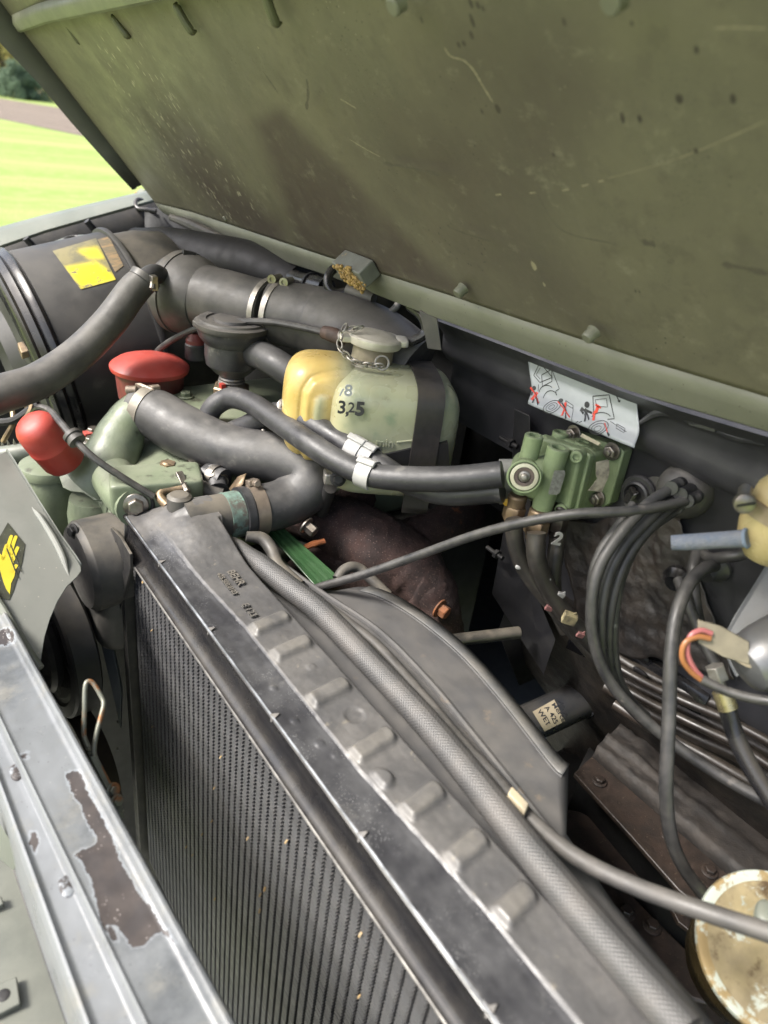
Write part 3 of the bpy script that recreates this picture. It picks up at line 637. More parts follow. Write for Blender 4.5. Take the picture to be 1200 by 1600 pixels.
# neck, collar and overflow
nk0 = V3((.262, NKY, NKZ)); nk1 = V3((.318, NKY-.002, NKZ))
neck = mk('neck', lathe([(NKR, 0), (NKR*1.0, .045), (NKR*.97, .052), (NKR*.95, .09)], nk0, (1, -.03, 0), 40), m_dusty, RAD)
m_patina = M('green_patina_copper', (.17, .27, .22), (.1, .13, .11), 90, .7, bump=.4, bs=400, patch=((.09, .08, .065), 60, .5, .62))
mk('patina_ring', band(V3((.318, NKY-.0017, NKZ)), (1, -.03, 0), NKR*.99, .018, .001), m_patina, RAD)
ov = V3((.262, .668, .028)); mk('filler_boss', lathe([(.014, -.01), (.0135, .004), (.010, .007), (0, .0075)], ov, (0, 0, 1), 24), m_dusty, RAD)
mk('overflow_spout', tube([D(262, 790, .80), D(250, 776, .805), D(258, 765, .81), D(285, 763, .815)], .0055, 12, 5), m_brass, RAD)

# core: fin strips between flat tubes
PITCH = .0125; ncol = 59
fins = []; z = -.049; kf = 0
while z > -.60:
    fins.append(box((0, 0, z), V3((.0075, 0, .0006)), PITCH*.5-(.0009 if kf % 2 else .0028), .0008)); z -= .0024; kf += 1
rfn = random.Random(17)
def one_col():
    fins = []; z = -.049; kf = 0; bend = 0
    while z > -.60:
        if rfn.random() < .012: bend = rfn.uniform(-.0008, .0008)
        bend *= .8; fins.append(box((rfn.uniform(-.0002, .0002), 0, z+bend), V3((.0075, 0, .0006+bend*1.4)), V3((0, PITCH*.5-(.0015 if kf % 2 else .0028), rfn.uniform(-.00012, .00012))), rfn.uniform(.00074, .00084))); z -= .0024; kf += 1
    v, f = join(fins); me = bpy.data.meshes.new('fin_strip'); me.from_pydata([tuple(p) for p in v], [], f); me.update(); return me
m_fin = M('dark_radiator_fin', (.12, .123, .13), (.08, .082, .087), 25, .36, metal=.3, dust=.2, bump=0, patch=((.2, .165, .14), 14, .6, .78))
m_tubem = M('radiator_tube', (.02, .02, .021), (.03, .03, .03), 40, .5, bump=0)
cols = [one_col() for _ in range(6)]
for me in cols: me.materials.append(m_fin)
tme = bpy.data.meshes.new('water_tube'); v, f = box((0.004, 0, -.33), .0078, .0012, .29); tme.from_pydata([tuple(p) for p in v], [], f); tme.materials.append(m_tubem)
RL = ROOT[RAD]
for k in range(ncol):
    y = .697 - PITCH*(k+.5)
    o = bpy.data.objects.new('fin_strip', cols[rfn.randrange(6)]); COL.objects.link(o); o.parent = RAD; o.location = V3((.2235, y, 0))-RL
    o = bpy.data.objects.new('water_tube', tme); COL.objects.link(o); o.parent = RAD; o.location = V3((.2245, y-PITCH*.5, 0))-RL
cb = []; rc_ = random.Random(11)
for k in range(26):
    c = V3((.2145, rc_.uniform(.1, .66), rc_.uniform(-.42, -.06))); s = rc_.uniform(.0005, .0013); cb.append(box(c, V3((.0006, s*.4, s)), V3((0, s, -s*.3)), V3((.0008, 0, s*.5))))
tag(mk('leaf_crumbs', join(cb), M('leaf_crumb', (.42, .27, .1), (.32, .27, .18), 300, .8, bump=0), RAD), kind='stuff')
mk('core_backing', box((.242, .33, -.33), .001, .375, .29), m_blackshade, RAD)
# far side plate and slotted bracket
mk('side_plate', box((.222, .712, -.36), .016, .008, .31), m_blackpaint, RAD, bevel=.001)
bo = [(173, 824), (188, 840), (203, 866), (204, 888), (187, 955), (170, 905), (168, 858)]; bi = [(180, 845), (186, 858), (193, 880), (193, 890), (184, 908), (179, 885), (179, 862)]
O = [PX(a, b, .204) for a, b in bo]; I = [PX(a, b, .204) for a, b in bi]; n = 7; t3 = V3((.003, 0, 0))
v = O+I+[p+t3 for p in O]+[p+t3 for p in I]; f = []
for i in range(n):
    j = (i+1) % n; f += [(i, j, n+j, n+i), (2*n+i, 3*n+i, 3*n+j, 2*n+j), (i, 2*n+i, 2*n+j, j), (n+i, n+j, 3*n+j, 3*n+i)]
mk('slotted_bracket', (v, f), m_blackpaint, RAD, bevel=.0004)
for k in range(9):
    p = PX(186-.3*k, 960+k*42, .2055); mk('rivet', lathe([(.0028, 0), (.002, .0016), (0, .002)], p, (-1, 0, 0), 10), m_blackpaint, RAD)

# ================================================================== front cross member
m_dummy = None
def bxi(y): return .08+(.54-y)*.066
def bxo(y): return .0265+(.43-y)*.034
PEEL = [(103, 1210), (112, 1205), (124, 1207), (150, 1262), (200, 1370), (272, 1472), (252, 1458), (238, 1462), (226, 1478), (207, 1480), (192, 1462), (186, 1448), (165, 1443), (170, 1462), (160, 1448), (157, 1425), (150, 1412), (146, 1395), (141, 1372), (130, 1345), (118, 1336), (135, 1326), (150, 1320), (153, 1310), (141, 1292), (128, 1262), (112, 1238), (106, 1222)]
PEEL2 = [[(50, 1302), (57, 1303), (60, 1318), (55, 1331), (49, 1320)], [(-5, 985), (14, 982), (22, 990), (20, 1000), (8, 1008), (-5, 1005)], [(33, 1178), (42, 1176), (43, 1183), (35, 1186)], [(165, 1445), (180, 1452), (185, 1470), (175, 1472)]]
BP = [(-.06, -.10), (-.05, -.062), (-.03, -.050), (.0, -.0445), (.03, -.0432), (.06, -.0455), (.085, -.0468), (.2, -.0462), (-1, -.0455), (-2, -.0400), (-3, -.0382), (-4, -.0398), (.5, -.0402), (.7, -.0402), (.84, -.0398), (.875, -.0385), (.9, -.0352), (.93, -.0335), (.965, -.034), (.99, -.0365), (1.0, -.041), (1.0, -.075)]
bu = []
for a, b in zip(BP[:-1], BP[1:]): bu += [(a, b, k/5) for k in range(5)]
bu.append((BP[-1], BP[-1], 0))
rows = []; pe = []; ri = []
for i in range(430):
    y = .12 + .78*i/429; ur = .27 + .12*(.49-y)/.27; ur = max(.16, min(.45, ur)); row = []
    f_ = lambda u: {-1: ur-.045, -2: ur-.012, -3: ur+.012, -4: ur+.045}.get(u, u)
    for (ua, za), (ub, zb), s in bu:
        u = f_(ua)*(1-s)+f_(ub)*s; z = za*(1-s)+zb*s; x = bxo(y)+(bxi(y)-bxo(y))*u; z += .0003*mn.noise(V3((x*90, y*90, 2)))
        p = V3((x, y, z)); row.append(p); q = proj(p); d = sd_poly(q, PEEL)
        for P2 in PEEL2: d = min(d, sd_poly(q, P2))
        pe.append(max(-20, min(20, d)))
    rows.append(row)
def m_beam():
    g = G('flaking_grey_paint'); sat = g.mapr(g.noise(11, 5, .6), .35, .65)
    c = g.mix(sat, (.155, .163, .168), (.115, .122, .125)); c = g.mix(g.mapr(g.noise(22, 7, .72), .48, .72, 0, .7), c, (.21, .2, .17)); c = g.mix(g.mapr(g.noise(13, 7, .72), .5, .72, 0, .8), c, (.06, .065, .07)); c = g.mix(g.mapr(g.noise(80, 6, .7), .62, .72, 0, .6), c, (.25, .25, .235))
    c = g.mix(g.mapr(g.voro(160), .09, .06), c, (.06, .06, .06))
    d = g.math('ADD', g.attr('peel'), g.mapr(g.noise(110, 7, .75), .25, .75, -4.5, 4.5)); pk = g.mapr(d, .8, -.4)
    rim = g.math('MULTIPLY', g.mapr(d, 4.5, 2.0), g.mapr(d, .4, 1.0)); c = g.mix(g.math('MULTIPLY', rim, .55), c, (.25, .27, .29))
    dk = g.mix(g.mapr(g.noise(60, 6), .35, .7), (.032, .027, .026), (.048, .039, .035)); dk = g.mix(g.math('MULTIPLY', g.mapr(g.voro(330), .2, .1), g.mapr(g.noise(30, 4), .5, .66)), dk, (.33, .3, .28))
    c = g.mix(pk, c, dk); ro = g.mix(pk, g.mapr(g.noise(30, 4), .3, .7, .26, .42), (.5, .5, .5))
    h = g.math('ADD', g.math('MULTIPLY', g.noise(300, 4), .3), g.math('MULTIPLY', pk, -1.2)); g.bump(h, .3, .0008); return g.done(c, ro, .0)
mbm = m_beam()
BM = thing('front_crossmember', 'pale grey steel front crossmember with flaking paint before the radiator', 'crossmember', V3((.06, .45, -.1)))
mk('beam', grid(rows), mbm, BM, attrs={'peel': pe}, fix=False, ang=180)
mk('beam_skirt', grid([[V3((bxo(y)-.004, y, -.1)) for y in (.12, .5, .9)], [V3((bxo(y)+.01, y, -.3)) for y in (.12, .5, .9)], [V3((bxi(y), y, -.3)) for y in (.12, .5, .9)], [V3((bxi(y), y, -.075)) for y in (.12, .5, .9)]]), m_dark, BM, solid=.0012)
for q in ((25, 1207), (103, 1385), (18, 992)):
    p = PZ(*q, -.0455 if q[0] != 18 else -.04); mk('paint_blister', superell(p, V3((.0042, 0, 0)), V3((0, .0085, 0)), V3((0, 0, .0016)), 2.4, 8, 16), mbm, BM, attrs=None)
# bumper top below
bg_ = []
for i in range(30):
    y = -.05+.95*i/29; bg_.append([V3((-.35, y, -.17)), V3((-.1, y, -.155)), V3((0, y, -.15)), V3((.05, y, -.152)), V3((.07, y, -.16)), V3((.08, y, -.35))])
m_bumper = M('stained_green_bumper', (.13, .138, .115), (.09, .097, .082), 14, .6, dust=.3, dustc=(.28, .28, .23), bump=.1, patch=((.28, .29, .25), 30, .66, .76))
BU = thing('bumper', 'stained grey green bumper top at the lower left corner', 'bumper', V3((0, .35, -.35)))
mk('top_plate', grid(bg_), m_bumper, BU, solid=.002)
q = [PZ(a, b, -.142) for a, b in ((-14, 1590), (32, 1568), (26, 1525), (-14, 1542))]
mk('lug', prism(q, (0, 0, -.005)), m_bumper, BU, bevel=.001)
mk('lug_hole', lathe([(.0045, 0), (.003, .0006), (0, .0004)], PZ(5, 1555, -.1418), (0, 0, 1), 16), m_blackshade, BU)
mk('lug', prism([PZ(a, b, -.142) for a, b in ((-14, 1420), (6, 1412), (2, 1400), (-14, 1402))], (0, 0, -.005)), m_bumper, BU, bevel=.001)
gs = [D(-10, 1270, .52), D(8, 1300, .515), D(30, 1338, .51), D(20, 1355, .52), D(-10, 1330, .53)]
mk('gusset', prism(gs, (0, 0, -.004)), m_ltgreen, BU, bevel=.0008)

# ================================================================== hose clamp helper
def clamp_parts(parent, c, axis, r, wdt, side, mat=None, name='clamp_band'):
    mat = mat or m_zinc; c = V3(c); a = V3(axis).normalized(); s = V3(side); s = (s-s.dot(a)*a).normalized(); t = a.cross(s)
    bnd = mk(name, band(c, a, r, wdt), mat, parent)
    p = c+s*(r+.004); mk('clamp_screw', join([box(p, a*(wdt*.45), t*.009, s*.0035), cyl(p+t*.006, p+t*.0165, .0034, 10), lathe([(.0045, 0), (.0045, .004)], p+t*.0155, t, 6)]), mat, bnd, bevel=.0008)
def hit_cyl(px, py, o, ax, r):
    a = V3(ax).normalized(); d = ray(px, py).normalized(); m_ = CAM-V3(o); dp = d-d.dot(a)*a; mp = m_-m_.dot(a)*a
    A = dp.dot(dp); B = 2*dp.dot(mp); Cc = mp.dot(mp)-r*r; disc = B*B-4*A*Cc
    if disc < 0: disc = 0
    return CAM + d*((-B-math.sqrt(disc))/(2*A))
def cyl_patch(quad, o, ax, r, n=12, m=10):
    a, b, c, d = [V3((*q, 0)) for q in quad]; rows = []
    for i in range(n+1):
        rows.append([hit_cyl(*(a.lerp(b, j/m).lerp(d.lerp(c, j/m), i/n))[:2], o, ax, r) for j in range(m+1)])
    return grid(rows)

# ================================================================== engine (green castings)
EN = thing('engine', 'green painted diesel engine castings between air filter and exhaust', 'engine', V3((.5, .8, -.5)))
vc = box((.49, .835, .02), .165, .095, .04)
mk('valve_cover', vc, m_green, EN, bevel=.012, seg=3)
mk('cylinder_head', box((.50, .82, -.05), .18, .12, .03), m_green, EN, bevel=.004)
mk('block', box((.56, .80, -.33), .24, .125, .25), M('dark_block_iron', (.03, .034, .028), (.022, .022, .02), 20, .6, dust=.1, bump=.3), EN, bevel=.006)
for q in ((290, 620), (405, 640), (478, 640)):
    p = PZ(*q, .0605); mk('cover_bolt', bolt_vf(p, (0, 0, 1), .0075), m_green, EN, bevel=.0006)
mk('dark_gap_backing', box((.2, .98, -.68), .2, .01, .62), m_blackshade, EN)  # added dark panel in place of shade in the gap behind the pulleys
# thermostat housing
th = [D(152, 752, .905), D(170, 728, .90), D(184, 690, .90), D(200, 660, .905), D(222, 640, .912)]
mk('thermostat_housing', tube(th, [.046, .040, .031, .027, .0262], 28, 8), m_green, EN)
mk('housing_flange', prism([D(150, 735, .885), D(165, 718, .915), D(255, 690, .93), D(268, 715, .90), D(250, 722, .885), D(200, 738, .872)], (0, 0, -.022)), m_green, EN, bevel=.0018)
mk('timing_case', prism([D(146, 690, .945), D(160, 672, .96), D(262, 660, .95), D(330, 700, .90), D(300, 740, .87), D(165, 775, .865), D(150, 745, .885)], (0, 0, -.05)), m_green, EN, bevel=.0025)
mk('front_casting', prism([D(150, 735, .885), D(168, 748, .868), D(172, 775, .862), D(166, 800, .86), D(152, 780, .88), D(146, 755, .90)], (.02, .03, -.12)), m_green, EN, bevel=.004)
# pump cover lying in front: rounded bar with end bolt
pa = D(178, 752, .855); pb = D(215, 792, .805)
mk('pump_cover', tube([pa+V3((0, 0, .006)), (pa+pb)/2, pb], [.026, .026, .024], 20, 4), m_green, EN)
mk('pump_cover', superell(D(245, 762, .83), V3((.05, -.012, 0)), V3((.008, .026, 0)), V3((0, 0, .02)), 11, 24, 44), m_green, EN)
mk('gasket_ring', torus(D(212, 789, .802), (-.3, -1, .15), .0185, .0022, 28, 8), m_blackshade, EN)
mk('cover_bolt', bolt_vf(D(212, 789, .800), (-.3, -1, .15), .0095), m_steel, EN, bevel=.0008)
for q, d in (((146, 673), .955), ((143, 688), .93), ((240, 740), .86), ((272, 728), .87)):
    mk('case_bolt', bolt_vf(D(q[0], q[1]+3, d), (0, 0, 1), .0075), m_steel if q[0] < 150 else m_green, EN, bevel=.0006)
mk('red_tag', box(D(142, 677, .95), .009, .006, .0025), m_red, EN, bevel=.0006)
mk('oil_line', tube([D(130, 684, .97), D(160, 680, .955), D(185, 672, .94)], .0065, 10, 5), m_blackgloss, EN)
# bracket arms behind the red canister
mk('bracket_arm', prism([D(92, 745, .90), D(112, 735, .90), D(155, 772, .88), D(168, 778, .87), D(160, 790, .87), D(130, 770, .885), D(110, 768, .89), D(98, 762, .895)], (.006, .008, -.004)), m_green, EN, bevel=.001)
mk('bracket_strut', prism([D(112, 736, .885), D(124, 734, .885), D(165, 782, .868), D(146, 782, .872)], (.006, .008, -.003)), m_green, EN, bevel=.001)
for q, d in (((160, 705), .935), ((255, 700), .925), ((300, 722), .885), ((172, 742), .868), ((205, 738), .868), ((262, 735), .86)): mk('case_bolt', bolt_vf(D(q[0], q[1]+2, d), (0, 0, 1), .0052), m_steel, EN, bevel=.0005)
mk('oil_pump_body', lathe([(.0, 0), (.030, .0), (.034, -.02), (.034, -.05), (.028, -.085)], D(148, 776, .90), (0, 0, 1), 26), m_green, EN)
mk('casting_web', prism([D(165, 770, .868), D(200, 800, .845), D(198, 830, .84), D(168, 812, .86)], (.01, .02, -.03)), m_green, EN, bevel=.003)

# fuel filter with ribbed line
FF = thing('fuel_filter', 'green fuel filter canister with flat lid beside the sticker plate', 'filter', D(75, 830, .93))
fo = D(76, 722, .93)
mk('canister', lathe([(.031, -.004), (.034, -.012), (.036, -.05), (.034, -.10), (.026, -.125)], fo, (0, 0, 1), 32), m_green, FF)
mk('lid', lathe([(.037, -.014), (.038, -.008), (.036, -.002), (.028, .001), (0, .002)], fo, (0, 0, 1), 32), m_green, FF)
HL_ = thing('fuel_line', 'pale green pipe with finned top edge behind the sticker plate', 'pipe', D(20, 705, .96))
mk('pipe', tube([D(-40, 720, .95), D(0, 712, .955), D(45, 706, .96), D(90, 702, .965)], .0125, 14, 5), m_ltgreen, HL_)
for k in range(9): p = D(2+k*9.5, 697-k*1.1, .952); mk('fin', prism([p, p+V3((.004, 0, 0)), p+V3((.001, 0, .008))], (0, .002, 0)), m_zinc, HL_)

# ================================================================== red oil filler cap
OC = thing('oil_filler_cap', 'round red oil filler cap with domed lid on the engine', 'cap', D(235, 620, .985))
oc = D(235, 596, .985)
mk('collar', lathe([(.043, -.022), (.044, -.012), (.046, .016), (.0465, .018)], oc, (0, 0, 1), 40), m_redold, OC)
mk('lid', lathe([(.048, .0165), (.0515, .017), (.0525, .0195), (.0525, .023), (.051, .0248), (.043, .0305), (.028, .0355), (.012, .0375), (0, .0378)], oc, (0, 0, 1), 48), m_red, OC)

# ================================================================== red canister with cable
RC = thing('red_canister', 'tilted red cylindrical canister beside the cable clip', 'canister', D(95, 740, .84))
ra = D(52, 664, .80); rb_ = D(101, 718, .85)
mk('body', lathe([(0, -.008), (.008, -.0078), (.015, -.006), (.020, -.002), (.0232, .004), (.0245, .014), (.0248, .02), (.0252, .03), (.0258, .031), (.0258, .033), (.0253, .034), (.0255, (rb_-ra).length-.004), (.0235, (rb_-ra).length+.002), (.0, (rb_-ra).length+.004)], ra, rb_-ra, 36), m_red, RC)
CC = thing('throttle_cable', 'black cable running over the red canister through a rubber clip', 'cable', D(150, 710, .82))
mk('cable', tube([D(45, 690, .86), D(50, 652, .845), D(60, 637, .825), D(78, 642, .815), D(98, 664, .79), D(118, 688, .775), D(150, 718, .775), D(190, 745, .785), D(240, 776, .80)], .0040, 10, 8), m_cable, CC)
ca = D(116, 684, .776); ax = D(124, 694, .7755)-D(108, 676, .778)
mk('rubber_clip', lathe([(.007, -.007), (.0098, -.006), (.0098, -.002), (.0085, -.001), (.0085, .001), (.0098, .002), (.0098, .006), (.007, .007)], ca, ax, 22), m_rubberold, CC)

# ================================================================== air filter
AFY = 1.17; AF0 = PY(65, 555, AFY); AF1 = PY(208, 515, AFY); AX = (AF1-AF0).normalized(); AL = (AF1-AF0).length
AF = thing('air_filter', 'large black cylindrical air filter housing with worn yellow label', 'air filter', AF0+V3((.06, 0, -.14)))
m_af = M('dusty_black_filter_paint', (.022, .022, .025), (.04, .039, .039), 9, .42, dust=.6, dustc=(.13, .12, .105), bump=.06, patch=((.07, .066, .06), 26, .6, .74))
R0 = .154
mk('housing', lathe([(R0-.004, .006), (R0, .010), (R0, AL-.004)], AF0, AX, 72), m_af, AF)
mk('end_ring', lathe([(R0-.006, AL-.006), (R0+.005, AL-.004), (R0+.006, AL), (R0+.005, AL+.004), (R0-.004, AL+.005)], AF0, AX, 72), m_af, AF)
mk('rear_shell', lathe([(R0-.006, AL), (R0-.008, AL+.05), (R0-.016, AL+.085), (R0-.045, AL+.112), (R0-.09, AL+.125), (0, AL+.128)], AF0, AX, 60), m_dusty, AF)
mk('cap_rim', lathe([(R0-.006, -.03), (R0-.001, -.028), (R0+.003, -.024), (R0+.001, -.020), (R0+.004, -.016), (R0+.007, -.011), (R0+.002, -.007), (R0+.006, -.002), (R0+.007, .003), (R0+.002, .007), (R0-.002, .009)], AF0, AX, 80), m_blackgloss, AF)
m_cap = M('dusty_cap', (.04, .04, .038), (.024, .024, .024), 12, .5, dust=.25, bump=.08)
mk('end_cap', lathe([(0, -.034), (.045, -.036), (.062, -.05), (.07, -.052), (.085, -.034), (.13, -.028), (.142, -.026), (R0-.004, -.027)], AF0, AX, 60), m_cap, AF)
# clip box and stencilled dashes on the cap rim
p = D(40, 546, .995); mk('catch', box(p, AX*.008, V3((0, .01, .004)), V3((0, 0, .005))), m_brass, AF, bevel=.001)
dash = []
u, w_, a_ = frame(AX)
for k in range(46):
    if k % 9 in (7, 8): continue
    th_ = math.radians(-60+k*4.0); c = AF0+AX*-.0292+(u*math.cos(th_)+w_*math.sin(th_))*.1445; rd_ = (u*math.cos(th_)+w_*math.sin(th_)); tn = (w_*math.cos(th_)-u*math.sin(th_))
    dash.append(box(c, AX*.0004, rd_*random.uniform(.0012, .0022), tn*random.uniform(.0012, .0028)))
tag(mk('stencilled_ring_text', join(dash), m_white, AF), kind='stuff')
def m_aflabel():
    g = G('worn_yellow_label'); c = g.mix(g.mapr(g.noise(45, 6, .7), .4, .6), (.13, .12, .075), (.2, .175, .09)); y = g.mapr(g.noise(70, 7, .75), .62, .55); y = g.math('MULTIPLY', y, g.attr('yel')); c = g.mix(y, c, (.66, .55, .02)); return g.done(c, .5)
v, f = cyl_patch([(82, 392), (150, 372), (181, 437), (126, 452)], AF0, AX, R0+.0008, 16, 16)
yl = []
for i in range(17):
    for j in range(17): q = proj(v[i*17+j]); yl.append(max(smoothstep(-6, 4, -sd_poly(q, [(105, 418), (150, 410), (165, 420), (181, 436), (128, 450)])), .75*smoothstep(-8, 3, -sd_poly(q, [(126, 392), (150, 388), (160, 402), (140, 402)]))))
mk('label_patch', (v, f), m_aflabel(), AF, attrs={'yel': yl}, fix=False)
def m_afl2():
    g = G('faded_brown_print'); c = g.mix(g.mapr(g.noise(160, 5, .7, g.mapping((.2, 1, 1))), .45, .6), (.14, .115, .075), (.25, .17, .09)); return g.done(c, .55)
mk('label_patch', cyl_patch([(152, 374), (170, 369), (193, 415), (180, 425)], AF0, AX, R0+.0008), m_afl2(), AF, fix=False)
# spare cap plate behind filter
SPP = thing('hose_bracket', 'pale bent sheet bracket with thin loop behind the air filter', 'bracket', D(105, 385, 1.2))
mk('plate', prism([D(80, 378, 1.19), D(108, 368, 1.22), D(132, 366, 1.22), D(125, 380, 1.19), D(95, 388, 1.17)], (0, 0, -.003)), m_ltgreen, SPP, bevel=.001)
mk('loop', tube([D(95, 388, 1.15), D(102, 374, 1.16), D(118, 370, 1.17), D(131, 375, 1.16), D(128, 384, 1.15)], .003, 8, 6), m_cable, SPP)
# wires and linkage between cap and canister
WL = thing('linkage', 'grimy linkage rods and wires below the air filter cap', 'linkage', D(50, 650, .92))
for pts, r in [([(20, 640, .93), (45, 622, .92), (75, 618, .92)], .004), ([(0, 660, .92), (25, 655, .915), (60, 630, .91)], .005), ([(30, 665, .91), (48, 640, .905), (50, 610, .92)], .003), ([(5, 690, .93), (20, 660, .92), (18, 630, .93)], .0035)]:
    mk('rod', tube([D(*p) for p in pts], r, 8, 5), m_brass if r < .0036 else m_blackshade, WL)
mk('joint', bolt_vf(D(48, 628, .915), (-.3, -1, .3), .007), m_brass, WL)

# ribbed duct body beside the snorkel
SN = thing('snorkel_duct', 'grey moulded snorkel duct with raised strip behind the intake pipe', 'duct', D(300, 400, 1.15))
mk('duct_body', tube([D(215, 385, 1.2), D(270, 392, 1.16), D(330, 402, 1.12), D(400, 415, 1.08), D(470, 445, 1.03)], [.03, .036, .036, .034, .03], 20, 6), m_blackshade, SN)
mk('raised_strip', tube([D(205, 380, 1.16), D(250, 380, 1.165), D(295, 390, 1.16), D(322, 396, 1.155)], [.006, .009, .009, .007], 12, 6), m_dusty, SN)
# ================================================================== vent hose at far left
VH = thing('vent_hose', 'thick grey rubber hose arching across the air filter', 'hose', D(120, 550, .9))
mk('hose', tube([D(-60, 640, .80), D(0, 616, .82), D(60, 595, .845), D(120, 555, .87), D(170, 505, .89), D(205, 458, .905), D(226, 436, .91)], [.0225, .0222, .0212, .0205, .02, .0195, .0185], 24, 8), m_rubberold, VH)
mk('elbow', tube([D(220, 440, .912), D(238, 428, .925), D(250, 430, .94), D(262, 440, .96)], [.0125, .012, .012, .012], 16, 6), m_rubber, VH)
p = D(226, 436, .908); mk('hose_collar', band(p, D(232, 428, .91)-D(220, 445, .908), .0185, .008), m_dusty, VH)
mk('clamp_screw', join([box(D(240, 442, .895), V3((.004, 0, 0)), V3((0, .006, 0)), V3((0, 0, .009))), cyl(D(240, 440, .893), D(238, 452, .893), .004, 10)]), m_steel, VH, bevel=.0008)

# ================================================================== intake duct
ID = thing('intake_pipe', 'broad grey rubber intake pipe with clamps running below the hood hinge', 'pipe', D(440, 490, .95))
c0 = D(268, 452, 1.0); c1 = D(300, 462, .985)
mk('cuff', lathe([(.040, -.004), (.047, .0), (.0475, .008), (.054, .012), (.0555, .018), (.0545, .04), (.051, .055), (.044, .068)], c0, c1-c0, 44), m_rubberold, ID)
mk('pipe', tube([D(300, 462, .985), D(345, 470, .965), D(400, 482, .945), D(425, 488, .935)], [.047, .042, .039, .039], 36, 6), m_rubberold, ID)
mk('pipe', tube([D(425, 488, .935), D(450, 492, .93), D(480, 498, .92), D(500, 504, .915), D(540, 516, .90), D(590, 535, .885), D(650, 575, .87)], [.0405, .041, .0425, .0445, .0445, .043, .04], 36, 6), m_rubberold, ID)
ax = D(440, 492, .93)-D(410, 484, .94)
mk('clamp_band', band(c0+(c1-c0).normalized()*.022, c1-c0, .0555, .011), m_dusty, ID)
p = c0+(c1-c0).normalized()*.022; mk('clamp_screw', join([cyl(p+V3((-.004, -.01, .055)), p+V3((.012, -.012, .052)), .005, 12)]), m_blackshade, ID)
for q, d in (((418, 486), .938), ((436, 491), .933)):
    c = D(*q, d); mk('clamp_band', band(c, ax, .0412, .0075), m_zinc, ID)
    s = c+V3((.004, -.008, .044)); mk('clamp_screw', join([cyl(s+V3((-.006, -.005, 0)), s+V3((.012, .009, -.001)), .0048, 12), lathe([(.006, 0), (.006, .003), (.003, .003), (.003, .001)], s+V3((-.006, -.005, 0)), (-.8, -.6, 0), 16)]), m_steel, ID)
# dark ducting and conduits below cowl
CD = thing('cowl_conduit', 'dark conduit and strap tucked under the hood flange behind the intake pipe', 'conduit', D(460, 440, 1.05))
mk('conduit', tube([D(395, 415, 1.12), D(430, 422, 1.06), D(462, 437, 1.01), D(490, 446, .97), D(510, 452, .95)], [.011, .012, .013, .015, .015], 14, 6), m_blackgloss, CD)
mk('clip', band(D(488, 445, .972), D(500, 450, .96)-D(470, 440, 1.0), .0155, .004), m_blackshade, CD)
mk('strap', tube([D(326, 360, 1.2), D(322, 385, 1.16), D(320, 402, 1.10)], .003, 8, 4), m_dusty, CD)
mk('tie', torus(D(324, 386, 1.1), (0, .3, 1), .006, .0022, 14, 6), m_cable, CD)
mk('pad_strip', tube([D(268, 340, 1.24), D(300, 352, 1.2), D(360, 380, 1.12)], [.006, .009, .007], 10, 6), m_dusty, CD)
mk('bracket_strip', prism([D(655, 485, .80), D(683, 497, .79), D(690, 548, .80), D(668, 545, .81)], (.003, .003, 0)), m_dusty, CD, bevel=.0008)
mk('side_cable', tube([D(640, 478, .83), D(660, 495, .82), D(665, 520, .82), D(640, 535, .83)], .006, 10, 6), m_blackgloss, CD)

# ================================================================== crankcase breather
BV = thing('breather_valve', 'black mushroom shaped breather valve with round ribbed lid', 'valve', D(362, 600, .96))
bv = D(362, 600, .955)
mk('body', lathe([(.016, 0), (.016, .012), (.023, .017), (.034, .028), (.036, .04), (.036, .056), (.043, .064), (.045, .07), (.0465, .078)], bv, (0, 0, 1), 40), m_rubber, BV)
mk('lid', lathe([(.0475, .076), (.049, .079), (.049, .083), (.044, .085), (.043, .0875), (.034, .0875), (.033, .0855), (.026, .0855), (.025, .089), (.012, .090), (0, .090)], bv, (0, 0, 1), 48), m_rubberold, BV)
mk('lid_tab', box(bv+V3((-.04, .012, .080)), .008, .006, .004), m_rubberold, BV, bevel=.002)
mk('threaded_stub', lathe([(.0175, -.004), (.019, -.003), (.0155, -.001), (.018, .001), (.0155, .003), (.018, .005), (.0155, .007), (.017, .009), (.0155, .012)], bv, (0, 0, 1), 28), m_zinc, BV)
mk('hex_base', lathe([(.026, -.012), (.026, -.004), (.024, -.002)], bv, (0, 0, 1), 6), m_brass, BV)
mk('red_seal', box(bv+V3((-.018, -.01, .003)), .003, .004, .003), m_red, BV)
eh = [D(385, 548, .93), D(410, 556, .905), D(435, 570, .89), D(462, 588, .885)]
mk('outlet_hose', tube(eh, [.0175, .018, .018, .018], 22, 6), m_rubber, BV)
clamp_parts(BV, D(392, 550, .924), eh[1]-eh[0], .019, .010, (-.2, -.3, 1), m_zinc)
SW = thing('pressure_switch', 'small dark sensor with red brown collar below the intake pipe cuff', 'sensor', D(305, 560, 1.0))
sw = D(306, 560, 1.0)
mk('body', lathe([(.014, 0), (.015, .002), (.015, .02), (.0135, .022)], sw, (0, 0, 1), 24), m_rubber, SW)
mk('collar', lathe([(.0135, .021), (.0135, .027), (.011, .03), (.009, .036)], sw, (0, 0, 1), 24), m_redold, SW)
BC = thing('breather_cable', 'thin black cable curving from the red cap to the coolant tank', 'cable', D(380, 520, .93))
mk('cable', tube([D(235, 575, 1.03), D(245, 550, 1.0), D(275, 528, .965), D(315, 511, .935), D(360, 503, .915), D(420, 503, .89), D(470, 511, .87), D(512, 521, .85)], .0042, 10, 8), m_cable, BC)
mk('sleeve', tube([D(506, 519, .853), D(520, 523, .846), D(536, 530, .838)], [.008, .009, .0085], 12, 5), M('rusty_sleeve', (.1, .06, .045), (.05, .035, .03), 60, .7, bump=.5), BC)

